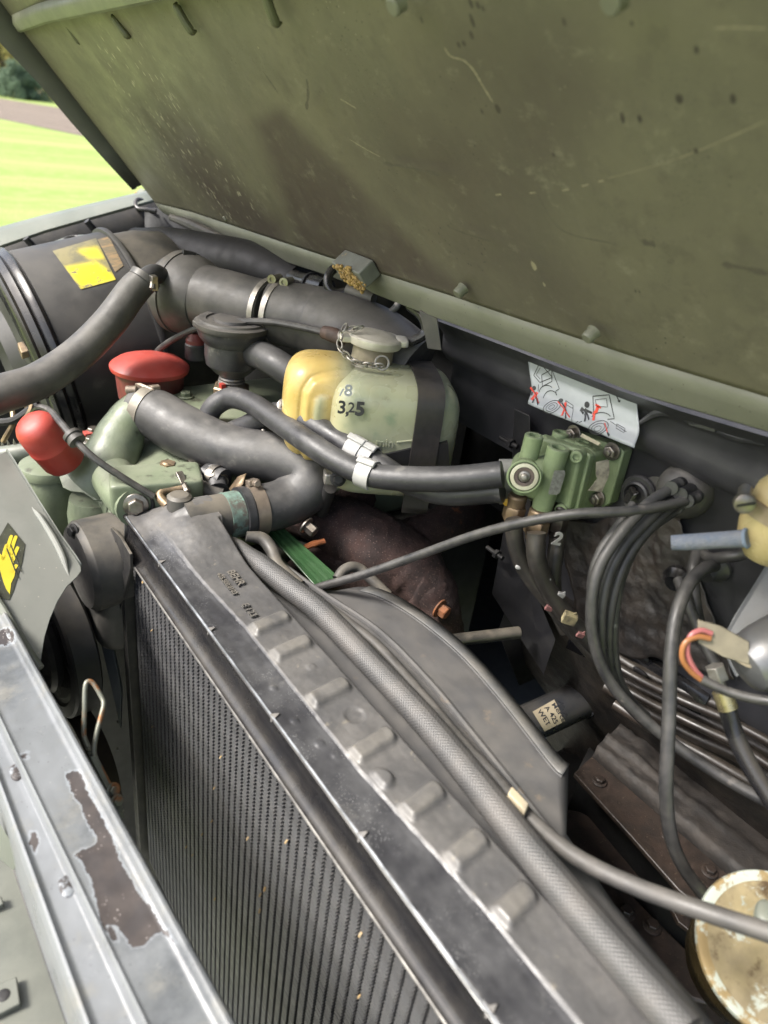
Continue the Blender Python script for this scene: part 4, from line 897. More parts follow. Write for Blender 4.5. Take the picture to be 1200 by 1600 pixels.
# ================================================================== radiator hose
m_shose = M('dusty_coolant_hose', (.03, .03, .032), (.055, .054, .054), 26, .45, dust=.6, dustc=(.17, .162, .15), bump=.2, bs=300, patch=((.13, .122, .11), 40, .57, .72))
RH = thing('radiator_hose', 'fat black S-shaped coolant hose from engine to radiator neck', 'hose', D(350, 720, .86))
nkc = V3((.345, NKY-.0025, NKZ)); 
rp = [V3((.330, NKY-.002, NKZ)), nkc, V3((.376, .650, .006)), D(460, 777, .858), D(482, 757, .862), D(478, 733, .866), D(447, 719, .87), D(405, 711, .874), D(350, 700, .882), D(285, 672, .895), D(248, 650, .905), D(215, 636, .915)]
mk('hose', tube(rp, [.0288, .0288, .029, .0305, .0318, .0318, .0312, .0308, .031, .033, .0325, .0290], 34, 8), m_shose, RH)
rq = catmull(rp, 8)
clamp_parts(RH, rq[9], rq[10]-rq[8], .0292, .015, (-.2, .4, 1), M('tarnished_band', (.34, .28, .22), (.22, .18, .15), 40, .4, metal=.6, bump=.05))
mk('hose_cuff', band(rq[1], rq[2]-rq[0], .0289, .009, .0016), m_rubber, RH)
tx = D(230, 641, .908); ta = D(255, 654, .903)-D(215, 635, .913)
mk('clamp_band', band(tx, ta, .0302, .013), M('dusty_band', (.3, .27, .22), (.2, .18, .15), 40, .55, metal=.3, bump=.05), RH)
s = D(226, 610, .895); mk('clamp_screw', join([box(s, ta.normalized()*.011, V3((.003, -.003, .001))*1.0, V3((0, 0, .006))), box(s+V3((.012, -.004, 0)), .006, .004, .007), cyl(s+V3((-.008, .004, 0)), s+V3((-.02, .011, -.001)), .0052, 14)]), M('brown_screw', (.3, .24, .19), (.2, .16, .12), 40, .5, metal=.4), RH, bevel=.0015)

# small overflow hoses below the radiator hose
OH = thing('overflow_hose', 'short bent rubber hose with clamps behind the radiator neck', 'hose', D(300, 770, .83))
mk('hose', tube([D(272, 762, .825), D(295, 760, .835), D(318, 766, .845), D(345, 776, .85)], [.0105, .0115, .0115, .011], 18, 6), m_rubberold, OH)
clamp_parts(OH, D(280, 761, .828), (1, 0, 0), .0115, .009, (0, -.5, 1), m_steel)
mk('bleed_screw', join([cyl(D(257, 745, .84), D(262, 728, .845), .007, 12, .009), lathe([(.0095, 0), (.0095, .006)], D(262, 730, .845), (0, 0, 1), 6), cyl(D(248, 765, .835), D(256, 745, .84), .004, 10)]), m_brass, OH)
HS = thing('coolant_stub', 'pair of short black hose stubs with clamps under the radiator hose', 'hose', D(330, 740, .86))
for a, b, r in (((292, 738, .87), (318, 748, .86), .013), ((322, 742, .865), (350, 752, .855), .015), ((340, 765, .85), (335, 735, .865), .013)):
    mk('stub', cyl(D(*a), D(*b), r, 20), m_rubber, HS); c = (D(*a)+D(*b))/2; mk('clamp_band', band(c, D(*b)-D(*a), r+.0006, .008), m_steel, HS)
mk('bent_plate', grid([[D(358, 764, .835), D(372, 745, .835), D(385, 740, .832)], [D(366, 774, .825), D(380, 756, .825), D(384, 741, .825)]]), m_brass, HS, solid=.0012)

# ================================================================== coolant expansion tank
ET = thing('expansion_tank', 'translucent yellow green coolant expansion tank with chained metal cap', 'coolant tank', D(610, 730, .84))
n_ = V3((.50, .866, 0)); u_ = V3((.866, -.50, 0))                     # n_ points away from the viewer
def m_res():
    g = G('aged_translucent_plastic'); c = g.mix(g.mapr(g.noise(14, 4, .6), .35, .65), (.3, .31, .21), (.24, .26, .18)); c = g.mix(g.mapr(g.noise(26, 5, .6), .5, .75, 0, .7), c, (.1, .165, .105))
    c = g.mix(g.mapr(g.noise(9, 5, .6), .52, .75, 0, .75), c, (.2, .155, .09)); c = g.mix(g.mapr(g.noise(60, 7, .7), .58, .75, 0, .5), c, (.12, .1, .06)); g.bump(g.noise(90, 3), .05, .001)
    am = g.mix(g.mapr(g.noise(16, 4, .6), .35, .7), (.48, .36, .13), (.38, .27, .08)); am = g.mix(g.mapr(g.noise(40, 6, .65), .56, .72, 0, .8), am, (.28, .17, .05)); c = g.mix(g.attr('amber'), c, am)
    g.b.inputs['Subsurface Weight'].default_value = .25; g.b.inputs['Subsurface Radius'].default_value = (.02, .02, .01); g.b.inputs['Subsurface Scale'].default_value = .5
    return g.done(c, g.mapr(g.noise(25, 3), .3, .7, .22, .42))
def m_yel():
    g = G('yellowed_plastic'); c = g.mix(g.mapr(g.noise(16, 4, .6), .35, .7), (.5, .37, .1), (.4, .27, .05)); c = g.mix(g.mapr(g.noise(45, 5, .6), .6, .78, 0, .8), c, (.35, .2, .03))
    g.b.inputs['Subsurface Weight'].default_value = .35; g.b.inputs['Subsurface Radius'].default_value = (.03, .02, .006); g.b.inputs['Subsurface Scale'].default_value = .5
    return g.done(c, .33)
mres = m_res(); myel = m_yel()
ec = D(608, 668, .845); S = .845/FPX
body = superell(ec, u_*(97*S), n_*.062, V3((0, 0, 92*S)), 5.0, 36, 64)
mk('tank_body', body, mres, ET, ang=180, attrs={'amber': [.35*smoothstep(560, 500, proj(p)[0]) for p in body[0]]})
lb = D(503, 632, .845)
fpl = lambda q, off=0.0: plane_hit(q[0], q[1], lb-n_*(.047+off), n_)
yv, yf = superell(lb, u_*(62*S), n_*.047, V3((0, 0, 80*S)), 3.4, 70, 130)
PAN = [(472, 760), (471, 640), (475, 610), (487, 592), (510, 583), (570, 578), (570, 760)]; BUL = [(489, 760), (488, 640), (492, 620), (500, 612), (508, 618), (511, 640), (512, 760)]
am_ = []; y2 = []
for p in yv:
    q = proj(p); fr_ = smoothstep(.1, .6, -(p-lb).dot(n_)/.047); dp = sd_poly(q, PAN); db = sd_poly(q, BUL)
    y2.append(p-n_*(fr_*(.0075*smoothstep(4, -5, dp)-.003*math.exp(-(dp/4)**2)-.0035*smoothstep(4, -3, db)*0+.004*smoothstep(6, -6, db)-.0025*math.exp(-(db/2.5)**2))))
    am_.append(smoothstep(556, 500, q[0])*(1-.85*fr_*smoothstep(3, -4, db)))
mk('amber_chamber', (y2, yf), mres, ET, ang=180, attrs={'amber': am_})
# neck, cap, chain
nc = D(579, 571, .835)
mk('filler_neck', lathe([(.031, -.012), (.030, .0), (.0245, .003), (.0235, .027), (.026, .03)], nc, (.05, -.03, 1), 36), M('grimy_tan_neck', (.34, .3, .21), (.24, .2, .14), 40, .5, dust=.2), ET)
m_capm = M('zinc_cap_chalky', (.78, .75, .66), (.6, .56, .47), 40, .45, metal=.3, dust=.5, dustc=(.5, .47, .4), patch=((.3, .2, .13), 50, .66, .74))
capm = mk('cap', lathe([(.026, .0255), (.0305, .026), (.0318, .028), (.0318, .0345), (.0295, .0365), (.022, .037), (.020, .0385), (.012, .039), (0, .039)], nc, (.05, -.03, 1), 40), m_capm, ET)
for sgn in (-1, 1): mk('cap_ear', superell(nc+V3((0, 0, .0315))+u_*(.0325*sgn), u_*.008, n_*.013, V3((0, 0, .0048)), 4, 10, 20), m_capm, capm)
ch = [(538, 512, .80), (532, 525, .797), (531, 538, .795), (534, 548, .793), (541, 555, .792), (549, 561, .79), (557, 567, .789), (566, 569, .788), (575, 570, .787), (584, 571, .787), (592, 571, .787), (550, 514, .80), (560, 512, .80)]
cpts = [D(*q) for q in ch]
for i, p in enumerate(cpts):
    nx = cpts[i+1] if i+1 < len(cpts) and i != 10 else cpts[i-1]; dr_ = (nx-p).normalized(); sd = frame(dr_, (0.3, -.6, .5))[0 if i % 2 else 1]
    mk('chain_link', torus(p, sd, .0034, .0011, 14, 6, 1.75, dr_), m_zinc, ET)
mk('chain_ring', torus(D(597, 567, .787), (-.5, -.8, .3), .0075, .0013, 20, 6), m_zinc, ET)
mk('neck_wire', torus(nc+V3((0, 0, .003)), (.05, -.03, 1), .0285, .0016, 30, 6), m_zinc, ET)
# strap over the tank
sp = [ec+u_*(42*S)+n_*.0635*a+V3((0, 0, 92*S*b)) for a, b in ((1.0, -.5), (1.0, .6), (.93, .88), (.7, 1.0), (.2, 1.03), (-.35, 1.03), (-.75, .985), (-.95, .86), (-1.02, .6), (-1.03, .1), (-1.03, -.5), (-1.03, -1.1))]
Q = catmull(sp, 5); mk('strap', grid([[p-u_*.0145, p-u_*.0145+(p-ec).normalized()*.001, p+u_*.0145+(p-ec).normalized()*.001, p+u_*.0145] for p in Q]), M('black_strap', (.02, .019, .019), (.035, .03, .028), 40, .5, dust=.15), ET, solid=.0012)
fp_ = ec-n_*.0625
def tank_mark(s, q, size, mat, tilt=0, bold=.02):
    p = plane_hit(q[0], q[1], fp_-n_*.0006, n_); x = (u_+V3((0, 0, tilt))).normalized(); mk('marking', text_vf(s, p, x, (0, 0, 1), size, .0005, bold), mat, ET, smooth=False)
tank_mark('3', (526, 645), .020, m_ink); tank_mark(',', (539, 647), .02, m_ink); tank_mark('2', (543, 644), .016, m_ink, .05, .01); tank_mark('5', (554, 648), .021, m_ink, 0, .04)
tank_mark('1', (527, 616), .012, m_greyink, -.4); tank_mark('8', (537, 618), .018, m_greyink)
tank_mark('min', (586, 697), .014, mres, 0, .012)
a = plane_hit(620, 691, fp_, n_); b = plane_hit(655, 687, fp_, n_); mk('level_line', tube([a, (a+b)/2, b], .0011, 6, 3), mres, ET)
mk('tray', prism([plane_hit(x_, y_, fp_-n_*.003, n_) for x_, y_ in ((596, 712), (652, 699), (700, 692), (705, 760), (596, 760))], n_*.12), m_blackshade, ET)
mk('cap_screw', bolt_vf(D(445, 634, .83), (-.3, -.6, .6), .006), m_steel, ET)

# ================================================================== heater hoses with white clips
def hose_thing(name, label, pts, r, mat=None, loc=None):
    T = thing(name, label, 'hose', D(*pts[len(pts)//2])); mk('hose', tube([D(*p) for p in pts], r, 22, 9), mat or m_rubber, T); return T
h1 = [(318, 690, .905), (322, 662, .90), (334, 636, .893), (360, 622, .885), (392, 630, .862), (430, 655, .83), (480, 690, .785), (530, 722, .765), (580, 742, .75), (640, 748, .735), (710, 748, .715), (785, 741, .70)]
H1 = hose_thing('heater_hose', 'upper black heater hose arching from engine to the green valve block', h1, .0132)
h2 = [(330, 712, .91), (350, 682, .905), (385, 665, .885), (430, 645, .855), (475, 656, .815), (530, 688, .79), (585, 721, .775), (640, 755, .76), (700, 771, .74), (785, 766, .715)]
H2 = hose_thing('heater_hose', 'lower black heater hose passing behind its twin to the valve block', h2, .0128)
h3 = [(355, 690, .915), (372, 672, .905), (400, 668, .895), (420, 690, .885)]
hose_thing('heater_hose', 'short dark hose bend showing inside the arch of the upper hose', h3, .013)
def clip(q, ax_pts, label):
    c = D(*q); a = D(*ax_pts[1])-D(*ax_pts[0]); u, w2, a = frame(a, (-.3, -.6, .8)); r = .0145; v = []
    rows = []
    for k in range(17):
        th_ = math.radians(-150+k*16.5); rr2 = [(r, -.0085), (r+.002, -.0085), (r+.002, .0085), (r, .0085)]
        rows.append([c+a*t+(u*math.cos(th_)+w2*math.sin(th_))*q2 for q2, t in rr2+rr2[:1]])
    T = thing('hose_clip', label, 'clip', c, 'white plastic hose clips'); mk('collar', grid(rows), m_white, T, ang=50)
    e = c+(u*math.cos(math.radians(-10))+w2*math.sin(math.radians(-10)))*(r+.003)
    mk('tab', box(e, a*.0105, w2*.0035, u*.0022), m_white, T, bevel=.001)
clip((574, 740, .753), ((556, 733, .758), (590, 746, .748)), 'largest white plastic clip wrapped round the upper heater hose')
clip((573, 714, .778), ((550, 702, .784), (590, 725, .773)), 'middle of three white clips on the heater hoses')
clip((556, 704, .781), ((545, 696, .786), (580, 716, .776)), 'farthest of three white clips nearest the coolant tank')
JC = thing('hose_joint', 'small pale metal hose joint below the white clips', 'joint', D(520, 745, .81))
mk('lug', box(D(518, 745, .81), V3((.008, -.004, 0)), V3((.004, .008, 0)), V3((0, 0, .007))), m_zinc, JC, bevel=.002)
mk('bolt', bolt_vf(D(528, 748, .797), (-.4, -.8, .3), .006), m_blackshade, JC)
mk('bolt', bolt_vf(D(478, 820, .83), (.3, -.8, -.3), .007, .014), m_steel, JC)
mk('rod', cyl(D(516, 762, .83), D(502, 800, .88), .008, 12), m_blackshade, JC)
for a, b in (((412, 672, .87), (408, 690, .865)), ((430, 686, .86), (422, 702, .855))): mk('pin', cyl(D(*a), D(*b), .003, 8), m_zinc, JC)

# ================================================================== hood hinge block and springs
def hinge(label, c_px, hy, hu, hn, seed, rings):
    c = hood_hit(*c_px)+HN*(hn*.9); T = thing('hinge_block', label, 'hinge', c); r = random.Random(seed)
    mk('block', box(c, V3((0, hy, 0)), HU*hu, HN*hn), m_flange if hy < .02 else M('scuffed_grey_block', (.2, .21, .19), (.14, .145, .13), 30, .5, dust=.2, patch=((.4, .3, .15), 40, .62, .7)), T, bevel=.0015)
    cr = []
    for k in range(170 if hy > .02 else 50):
        p = c+V3((0, r.gauss(-hy*.1, hy*.4), 0))+HU*r.gauss(-hu*.35, hu*.75)+HN*(hn*r.uniform(.9, 1.1)); s = r.uniform(.001, .0034); cr.append(superell(p, V3((s, r.uniform(-s, s)*.4, 0)), V3((0, s*.8, s*.3)), V3((0, 0, s*.7)), 2.2, 5, 7))
    tag(mk('foam_residue', join(cr), M('crumbled_orange_foam', (.5, .33, .11), (.33, .22, .1), 160, .9, bump=.6, bs=500), T), kind='stuff')
    for pts, rr, mat in rings: mk('spring_wire', tube([D(*p) for p in pts], rr, 12, 7), mat, T)
    return T
HBk = hinge('scuffed hinge block with crumbling orange foam at mid hood flange', (566, 410), .029, .011, .012, 1,
    [([(537, 417, .90), (522, 420, .893), (513, 432, .89), (513, 448, .89), (524, 458, .89), (545, 455, .89)], .0058, m_blackgloss), ([(566, 462, .885), (571, 480, .88), (583, 490, .875), (602, 492, .87), (617, 482, .865), (622, 474, .865)], .0043, m_dusty)])
mk('spring_sleeve', cyl(D(543, 453, .888), D(584, 467, .876), .0082, 20), m_dusty, HBk)
hinge('small far hinge stop with yellow foam crumbs beside the far fender', (228, 302), .012, .010, .008, 2, [([(230, 318, 1.36), (217, 312, 1.35), (212, 318, 1.345), (216, 326, 1.34), (232, 328, 1.34), (244, 330, 1.34)], .0045, m_blackgloss)])

# ================================================================== fan shroud
SZ = -.035
SH = thing('fan_shroud', 'dusty grey sheet metal fan shroud with curved edge behind the radiator', 'shroud', V3((.36, .3, SZ)))
rear = [(430, 862), (470, 900), (510, 924), (545, 917), (575, 918), (610, 929), (640, 945), (680, 972), (720, 1005), (755, 1041), (790, 1080), (840, 1140), (868, 1178), (888, 1197)]
near_ = [(888, 1250), (884, 1304)]
R3 = catmull([PZ(*q, SZ) for q in (rear[0], rear[1], rear[2], rear[4], rear[6], rear[8], rear[10], rear[12], rear[13])], 4); N3 = [PZ(*q, SZ-.012*k) for k, q in enumerate(near_, 1)]
fl_ = [V3((.300, y, SZ+.002)) for y in (R3[0].y, .56, .50, .44, .40, .36, .32, .28, .24, .20, .17, .12, .06, -.05)]
out = R3 + [PZ(884, 1304, SZ), PZ(960, 1415, SZ), PZ(1040, 1510, SZ), PZ(1130, 1620, SZ)]
bot = [V3((.300, max(-.07, min(.62, p.y-.02)), SZ)) for p in out]
rows = [[a.lerp(b, k/6)+V3((0, 0, .004*math.sin(math.pi*k/6))) for k in range(7)] for a, b in zip(bot, out)]
mk('plate', grid(rows), m_shroud, SH, solid=.0016)
R5 = R3[12:]; bead = [p+V3((-.016, -.006, .0024)) for p in R5]
mk('bead', tube(bead, .0011, 8, 3), m_shroud, SH)
mk('rim_strip', grid([[p+V3((0, 0, .0022)) for p in bead], [p+V3((.001, 0, .0014)) for p in R5]]), M('dark_shroud_rim', (.085, .088, .09), (.065, .068, .07), 20, .45, dust=.3), SH, solid=.0006)
mk('drop_face', grid([[p+V3((-.0005, 0, -.001)) for p in R5], [p+V3((-.0005, .0, -.05)) for p in R5]]), m_blackshade, SH, solid=.0012)
mk('near_drop', grid([[PZ(888, 1197, SZ), PZ(884, 1304, SZ), PZ(960, 1415, SZ), PZ(1130, 1620, SZ)], [p+V3((0, 0, -.12)) for p in (PZ(888, 1197, SZ), PZ(884, 1304, SZ), PZ(960, 1415, SZ), PZ(1130, 1620, SZ))]]), m_blackshade, SH, solid=.0012)
ring_ = [p+V3((.0, 0, 0)) for p in R3]
mk('inner_crease', tube([PZ(*q, SZ+.006) for q in ((440, 882), (500, 925), (590, 985), (670, 1065), (740, 1150), (800, 1225), (860, 1300))], .0035, 8, 6), m_shroud, SH)

# ================================================================== braided hose and thin line
def m_braid():
    g = G('steel_braid'); t = _n(g.t, 'ShaderNodeUVMap'); u = g.attr('bu'); v = g.attr('bv')
    s1 = g.math('SINE', g.math('ADD', g.math('MULTIPLY', u, 22.0), g.math('MULTIPLY', v, 1900.0))); s2 = g.math('SINE', g.math('SUBTRACT', g.math('MULTIPLY', u, 22.0), g.math('MULTIPLY', v, 1900.0)))
    h = g.math('MAXIMUM', s1, s2); k = g.mapr(h, -.2, .9); c = g.mix(k, (.026, .026, .026), (.105, .103, .1)); c = g.mix(g.mapr(g.noise(20, 5), .4, .7, 0, .6), c, (.12, .11, .1)); g.bump(h, .35, .0006)
    return g.done(c, .5, g.mapr(k, 0, 1, .1, .35))
bp_ = [(352, 836, .795), (378, 858, .775), (415, 888, .75), (455, 920, .724), (500, 955, .697), (580, 1037, .637), (660, 1122, .583), (740, 1218, .53), (830, 1332, .477), (930, 1452, .43), (1075, 1618, .375)]
bp3 = [D(*q) for q in bp_]; NB = 20
v, f = tube(bp3, [.003, .008, .0115, .0118, .0118, .0116, .0117, .0116, .0116, .0116, .0116], NB, 14, cap=False)
# arc length and angle per vertex for the weave; one doubled seam column keeps the angle continuous
nr = len(v)//NB; vv = []; ff = []; bu_ = []; bv_ = []; L = 0; pc = None
for i in range(nr):
    cpt = sum((V3(p) for p in v[i*NB:(i+1)*NB]), V3())/NB
    if pc is not None: L += (cpt-pc).length
    pc = cpt
    for k in range(NB+1): vv.append(v[i*NB+k % NB]); bu_.append(2*math.pi*k/NB); bv_.append(L)
for i in range(nr-1):
    for k in range(NB): ff.append((i*(NB+1)+k, i*(NB+1)+k+1, (i+1)*(NB+1)+k+1, (i+1)*(NB+1)+k))
BH = mk('braided_hose', (vv, ff), m_braid(), None, attrs={'bu': bu_, 'bv': bv_}, fix=False, ang=180); tag(BH, 'long steel braided hose lying along the rear edge of the radiator tank', 'hose')
TH = thing('thin_line', 'thin grey pipe beside the braided hose that bends away to the brass drum', 'pipe', D(700, 1140, .6))
mk('line', tube([D(*q) for q in ((497, 938, .735), (540, 970, .705), (590, 1010, .675), (640, 1066, .637), (680, 1112, .605), (725, 1165, .572), (770, 1212, .545), (805, 1255, .522), (850, 1300, .50), (910, 1345, .475), (1000, 1388, .45), (1100, 1424, .43), (1210, 1460, .41))], [.005, .0052, .0055, .0055, .0055, .0055, .0055, .0056, .0057, .0058, .0058, .0058, .0058], 14, 8), m_rubberold, TH)
a = D(795, 1240, .513); b = D(822, 1268, .505); mk('tape_wrap', box((a+b)/2, (b-a)*.5, V3((.0036, .0016, 0)), V3((0, 0, .0045))), M('tan_tape', (.5, .42, .28), (.36, .32, .24), 60, .7), TH, bevel=.001)
PB = thing('bracket_pipe', 'dusty bent pipe just behind the radiator neck clamp', 'pipe', D(430, 870, .8))
mk('pipe', tube([D(385, 838, .80), D(410, 842, .805), D(425, 860, .80), D(436, 885, .785), D(470, 915, .765)], [.006, .0075, .0075, .007, .006], 14, 6), m_dusty, PB)

# ================================================================== green ribbed belt, loop pipe
GBm = M('green_belt', (.028, .075, .028), (.045, .1, .042), 30, .35, bump=.1)
gb = []
A0, A1, B0, B1 = D(414, 828, .86), D(439, 826, .87), D(497, 922, .815), D(532, 908, .825)
for i in range(13):
    s = i/12; a = A0.lerp(B0, s); b = A1.lerp(B1, s); nn = (A1-A0).cross(B0-A0).normalized(); nn = nn if nn.dot(CAM-A0) > 0 else -nn
    gb.append([a.lerp(b, j/18)+nn*(.004*(1 if (j//3) % 2 else 0)) for j in range(19)])
o = mk('ribbed_belt', grid(gb), GBm, None, solid=.002, ang=25); tag(o, 'bright green ribbed strip between fan shroud and rusty manifold', 'belt')
o = mk('loop_pipe', tube([D(*q) for q in ((527, 905, .80), (535, 893, .805), (548, 886, .81), (562, 889, .815), (580, 905, .815), (606, 930, .815))], .0062, 14, 8), m_dusty, None); tag(o, 'small grey looped pipe behind the top of the fan shroud', 'pipe')

# ================================================================== exhaust manifold
XM = thing('exhaust_manifold', 'rough rusty brown exhaust manifold under the heater hoses', 'manifold', D(600, 900, .92))
from mathutils import noise as mn2
def rough(vf, amp=.0016, sc=140): return [V3(p)+V3((mn2.noise(V3(p)*sc), mn2.noise(V3(p)*sc+V3((7, 3, 1))), mn2.noise(V3(p)*sc+V3((1, 9, 4)))))*amp for p in vf[0]], vf[1]
mk('log', rough(tube([D(455, 800, .955), D(500, 808, .935), D(545, 830, .925), D(590, 858, .92), D(635, 885, .92), D(668, 920, .915), D(682, 955, .915), D(690, 1000, .93)], [.030, .034, .042, .047, .044, .036, .031, .03], 40, 9), .0028, 120), m_rust, XM)
mk('branch', rough(tube([D(560, 770, .99), D(545, 800, .965), D(552, 840, .935), D(575, 885, .925)], [.026, .028, .036, .03], 32, 8), .0028, 120), m_rust, XM)
mk('branch', rough(tube([D(735, 800, 1.06), D(690, 822, 1.0), D(645, 850, .96), D(610, 870, .935)], [.026, .028, .034, .036], 32, 8), .0028, 120), m_rust, XM)
mk('lower_casting', rough(tube([D(455, 905, .93), D(500, 890, .935), D(555, 895, .93), D(620, 930, .93), D(655, 985, .94)], [.022, .03, .036, .03, .024], 32, 8), .0028, 120), m_rust, XM)
mk('flange', rough(superell(D(665, 925, .915), V3((.016, -.012, -.012)), V3((.02, .026, 0)), V3((.01, 0, .03)), 6, 14, 30), .001, 150), m_rust, XM)
mk('flange_bolt', bolt_vf(D(686, 950, .875), (.2, -.9, -.1), .0085, .012), M('orange_rust_bolt', (.3, .11, .04), (.18, .08, .04), 60, .8, bump=.4), XM)
m_or = M('fresh_orange_rust', (.38, .12, .035), (.25, .08, .03), 70, .85, bump=.5)
mk('rust_streak', rough(tube([D(470, 858, .862), D(490, 850, .862), D(508, 845, .865)], [.003, .0042, .003], 8, 5), .001), m_or, XM)
TS = thing('light_block_sheets', 'added dark sheets beneath the engine that hide the lit ground', 'cover', V3((.7, .7, -.5)))  # sheets added to cover the lit ground and keep the bay dark
mk('sheet', grid([[V3((.3, 1.3, -.5)), V3((1.3, 1.3, -.5))], [V3((.3, .53, -.46)), V3((1.3, .53, -.46))]]), m_blackshade, TS, solid=.002)
mk('near_sheet', grid([[V3((.3, .44, -.44)), V3((1.3, .44, -.44))], [V3((.3, -.3, -.44)), V3((1.3, -.3, -.44))]]), m_blackshade, TS, solid=.002)

# steering rod and shaft
o = mk('control_rod', cyl(D(660, 1006, .83), D(812, 988, .86), .0075, 18), m_blackpaint, None, bevel=.001); tag(o, 'short dark round rod sticking out behind the fan shroud', 'rod')
SS = thing('steering_shaft', 'black steering shaft with paper parts label and universal joint', 'shaft', D(890, 1110, .92))
s0 = D(800, 1142, .90); s1 = D(925, 1085, .955); sx = (s1-s0).normalized(); sl_ = (s1-s0).length; SR = .0245
mk('tube', lathe([(SR, -.05), (SR, sl_*.83), (SR+.002, sl_*.84), (SR+.002, sl_*.88), (SR, sl_*.89), (SR*.98, sl_)], s0, sx, 40), M('blue_black_shaft', (.03, .033, .04), (.045, .047, .053), 20, .3, dust=.2), SS)
m_yoke = M('black_forging', (.04, .042, .047), (.06, .062, .066), 30, .42, bump=.2, dust=.2)
j0 = s1+sx*.004
mk('yoke', join([superell(j0+sx*.012, sx*.02, frame(sx)[0]*.027, frame(sx)[1]*.026, 4, 16, 28), box(j0+sx*.04+frame(sx)[0]*.021, sx*.026, frame(sx)[0]*.006, frame(sx)[1]*.017), box(j0+sx*.04-frame(sx)[0]*.021, sx*.026, frame(sx)[0]*.006, frame(sx)[1]*.017)]), m_yoke, SS, bevel=.004, seg=3)
mk('cross_pin', join([cyl(j0+sx*.048-frame(sx)[0]*.03, j0+sx*.048+frame(sx)[0]*.03, .011, 20), cyl(j0+sx*.048-frame(sx)[1]*.026, j0+sx*.048+frame(sx)[1]*.026, .011, 20)]), m_yoke, SS)
mk('circlip', torus(j0+sx*.048+frame(sx)[0]*.0302, frame(sx)[0], .007, .0016, 20, 6), m_blackgloss, SS)
mk('rear_yoke', superell(j0+sx*.085, sx*.03, frame(sx)[0]*.018, frame(sx)[1]*.024, 3, 14, 24), m_yoke, SS)
m_paper = M('tan_paper_label', (.5, .43, .3), (.42, .35, .24), 40, .7, bump=.05)
lq = [(832, 1112), (866, 1093), (883, 1127), (851, 1143)]
lbm = mk('parts_label', cyl_patch(lq, s0, sx, SR+.0008, 14, 10), m_paper, SS, fix=False)
def shaft_text(s, q, size):
    a = hit_cyl(q[0], q[1], s0, sx, SR+.0012); b = hit_cyl(q[0]+16, q[1]+26, s0, sx, SR+.0012); xd = (b-a).normalized()
    w_ = xd.cross(sx); yd = sx if True else w_; v, f = text_vf(s, a, xd, sx, size, .00015, .012)
    out_ = []
    for p in v:                                # wrap the flat letters on the tube
        rel = V3(p)-s0; t = rel.dot(sx); rad = rel-sx*t; out_.append(s0+sx*t+rad.normalized()*(SR+.0012))
    mk('label_text', (out_, f), m_ink, SS, smooth=False)
shaft_text('Mercedes', (861, 1101), .0098); shaft_text('A 425 46', (850, 1106), .0098); shaft_text('WET', (839, 1112), .0098)

# ================================================================== frame rails below
FR = thing('frame_rail', 'oily brown bolted frame rail below the firewall', 'rail', PZ(1000, 1290, -.2))
RZ = -.2
top = [(897, 1208), (928, 1178), (1010, 1250), (1090, 1320), (1190, 1400), (1150, 1460), (1060, 1390), (985, 1305)]
mk('top_flange', prism([PZ(*q, RZ) for q in top], (0, 0, -.006)), m_rail, FR, bevel=.0012)
li = [PZ(*q, RZ-.006) for q in ((900, 1209), (985, 1306), (1060, 1391), (1150, 1461))]
mk('web', grid([[p for p in li], [p+V3((.05, .02, -.004)) for p in li], [p+V3((.055, .02, -.16)) for p in li]]), m_blackshade, FR, solid=.002)  # web coloured black to paint in the dark hollow under the flange
mk('upstand', grid([[PZ(*q, RZ) for q in ((930, 1176), (1012, 1248), (1092, 1318), (1200, 1405))], [PZ(*q, RZ)+V3((.002, 0, .008)) for q in ((930, 1176), (1012, 1248), (1092, 1318), (1200, 1405))]]), m_rail, FR, solid=.003)
for q in ((936, 1221), (1108, 1362), (1040, 1306)):
    mk('rail_bolt', bolt_vf(PZ(*q, RZ+.0005), (0, 0, 1), .0058 if q[0] != 1040 else .0035), m_rail, FR, bevel=.0005)
mk('lower_flange', prism([PZ(*q, -.30) for q in ((870, 1262), (905, 1268), (1058, 1345), (1042, 1365), (1025, 1385), (870, 1330))], (0, 0, -.006)), m_rail, FR, bevel=.001)
mk('gusset_plate', prism([PZ(*q, -.285) for q in ((1030, 1382), (1062, 1350), (1110, 1400), (1135, 1500), (1060, 1440))], (0, 0, -.006)), m_rail, FR, bevel=.001)
mk('lower_rail', prism([PZ(*q, -.33) for q in ((900, 1330), (960, 1370), (1090, 1500), (1150, 1580), (1080, 1560), (940, 1420))], (0, 0, -.05)), m_rail, FR, bevel=.003)
for q in ((1018, 1448), (978, 1426)): mk('rail_bolt', bolt_vf(PZ(*q, -.328), (0, 0, 1), .007), m_rail, FR)
mk('inner_wall', grid([[PZ(*q, -.42) for q in ((700, 1150), (900, 1180), (1250, 1500))], [PZ(*q, -.42) for q in ((700, 1450), (900, 1480), (1250, 1750))]]), m_blackshade, FR, solid=.003)  # added black sheet blocking light from the ground below
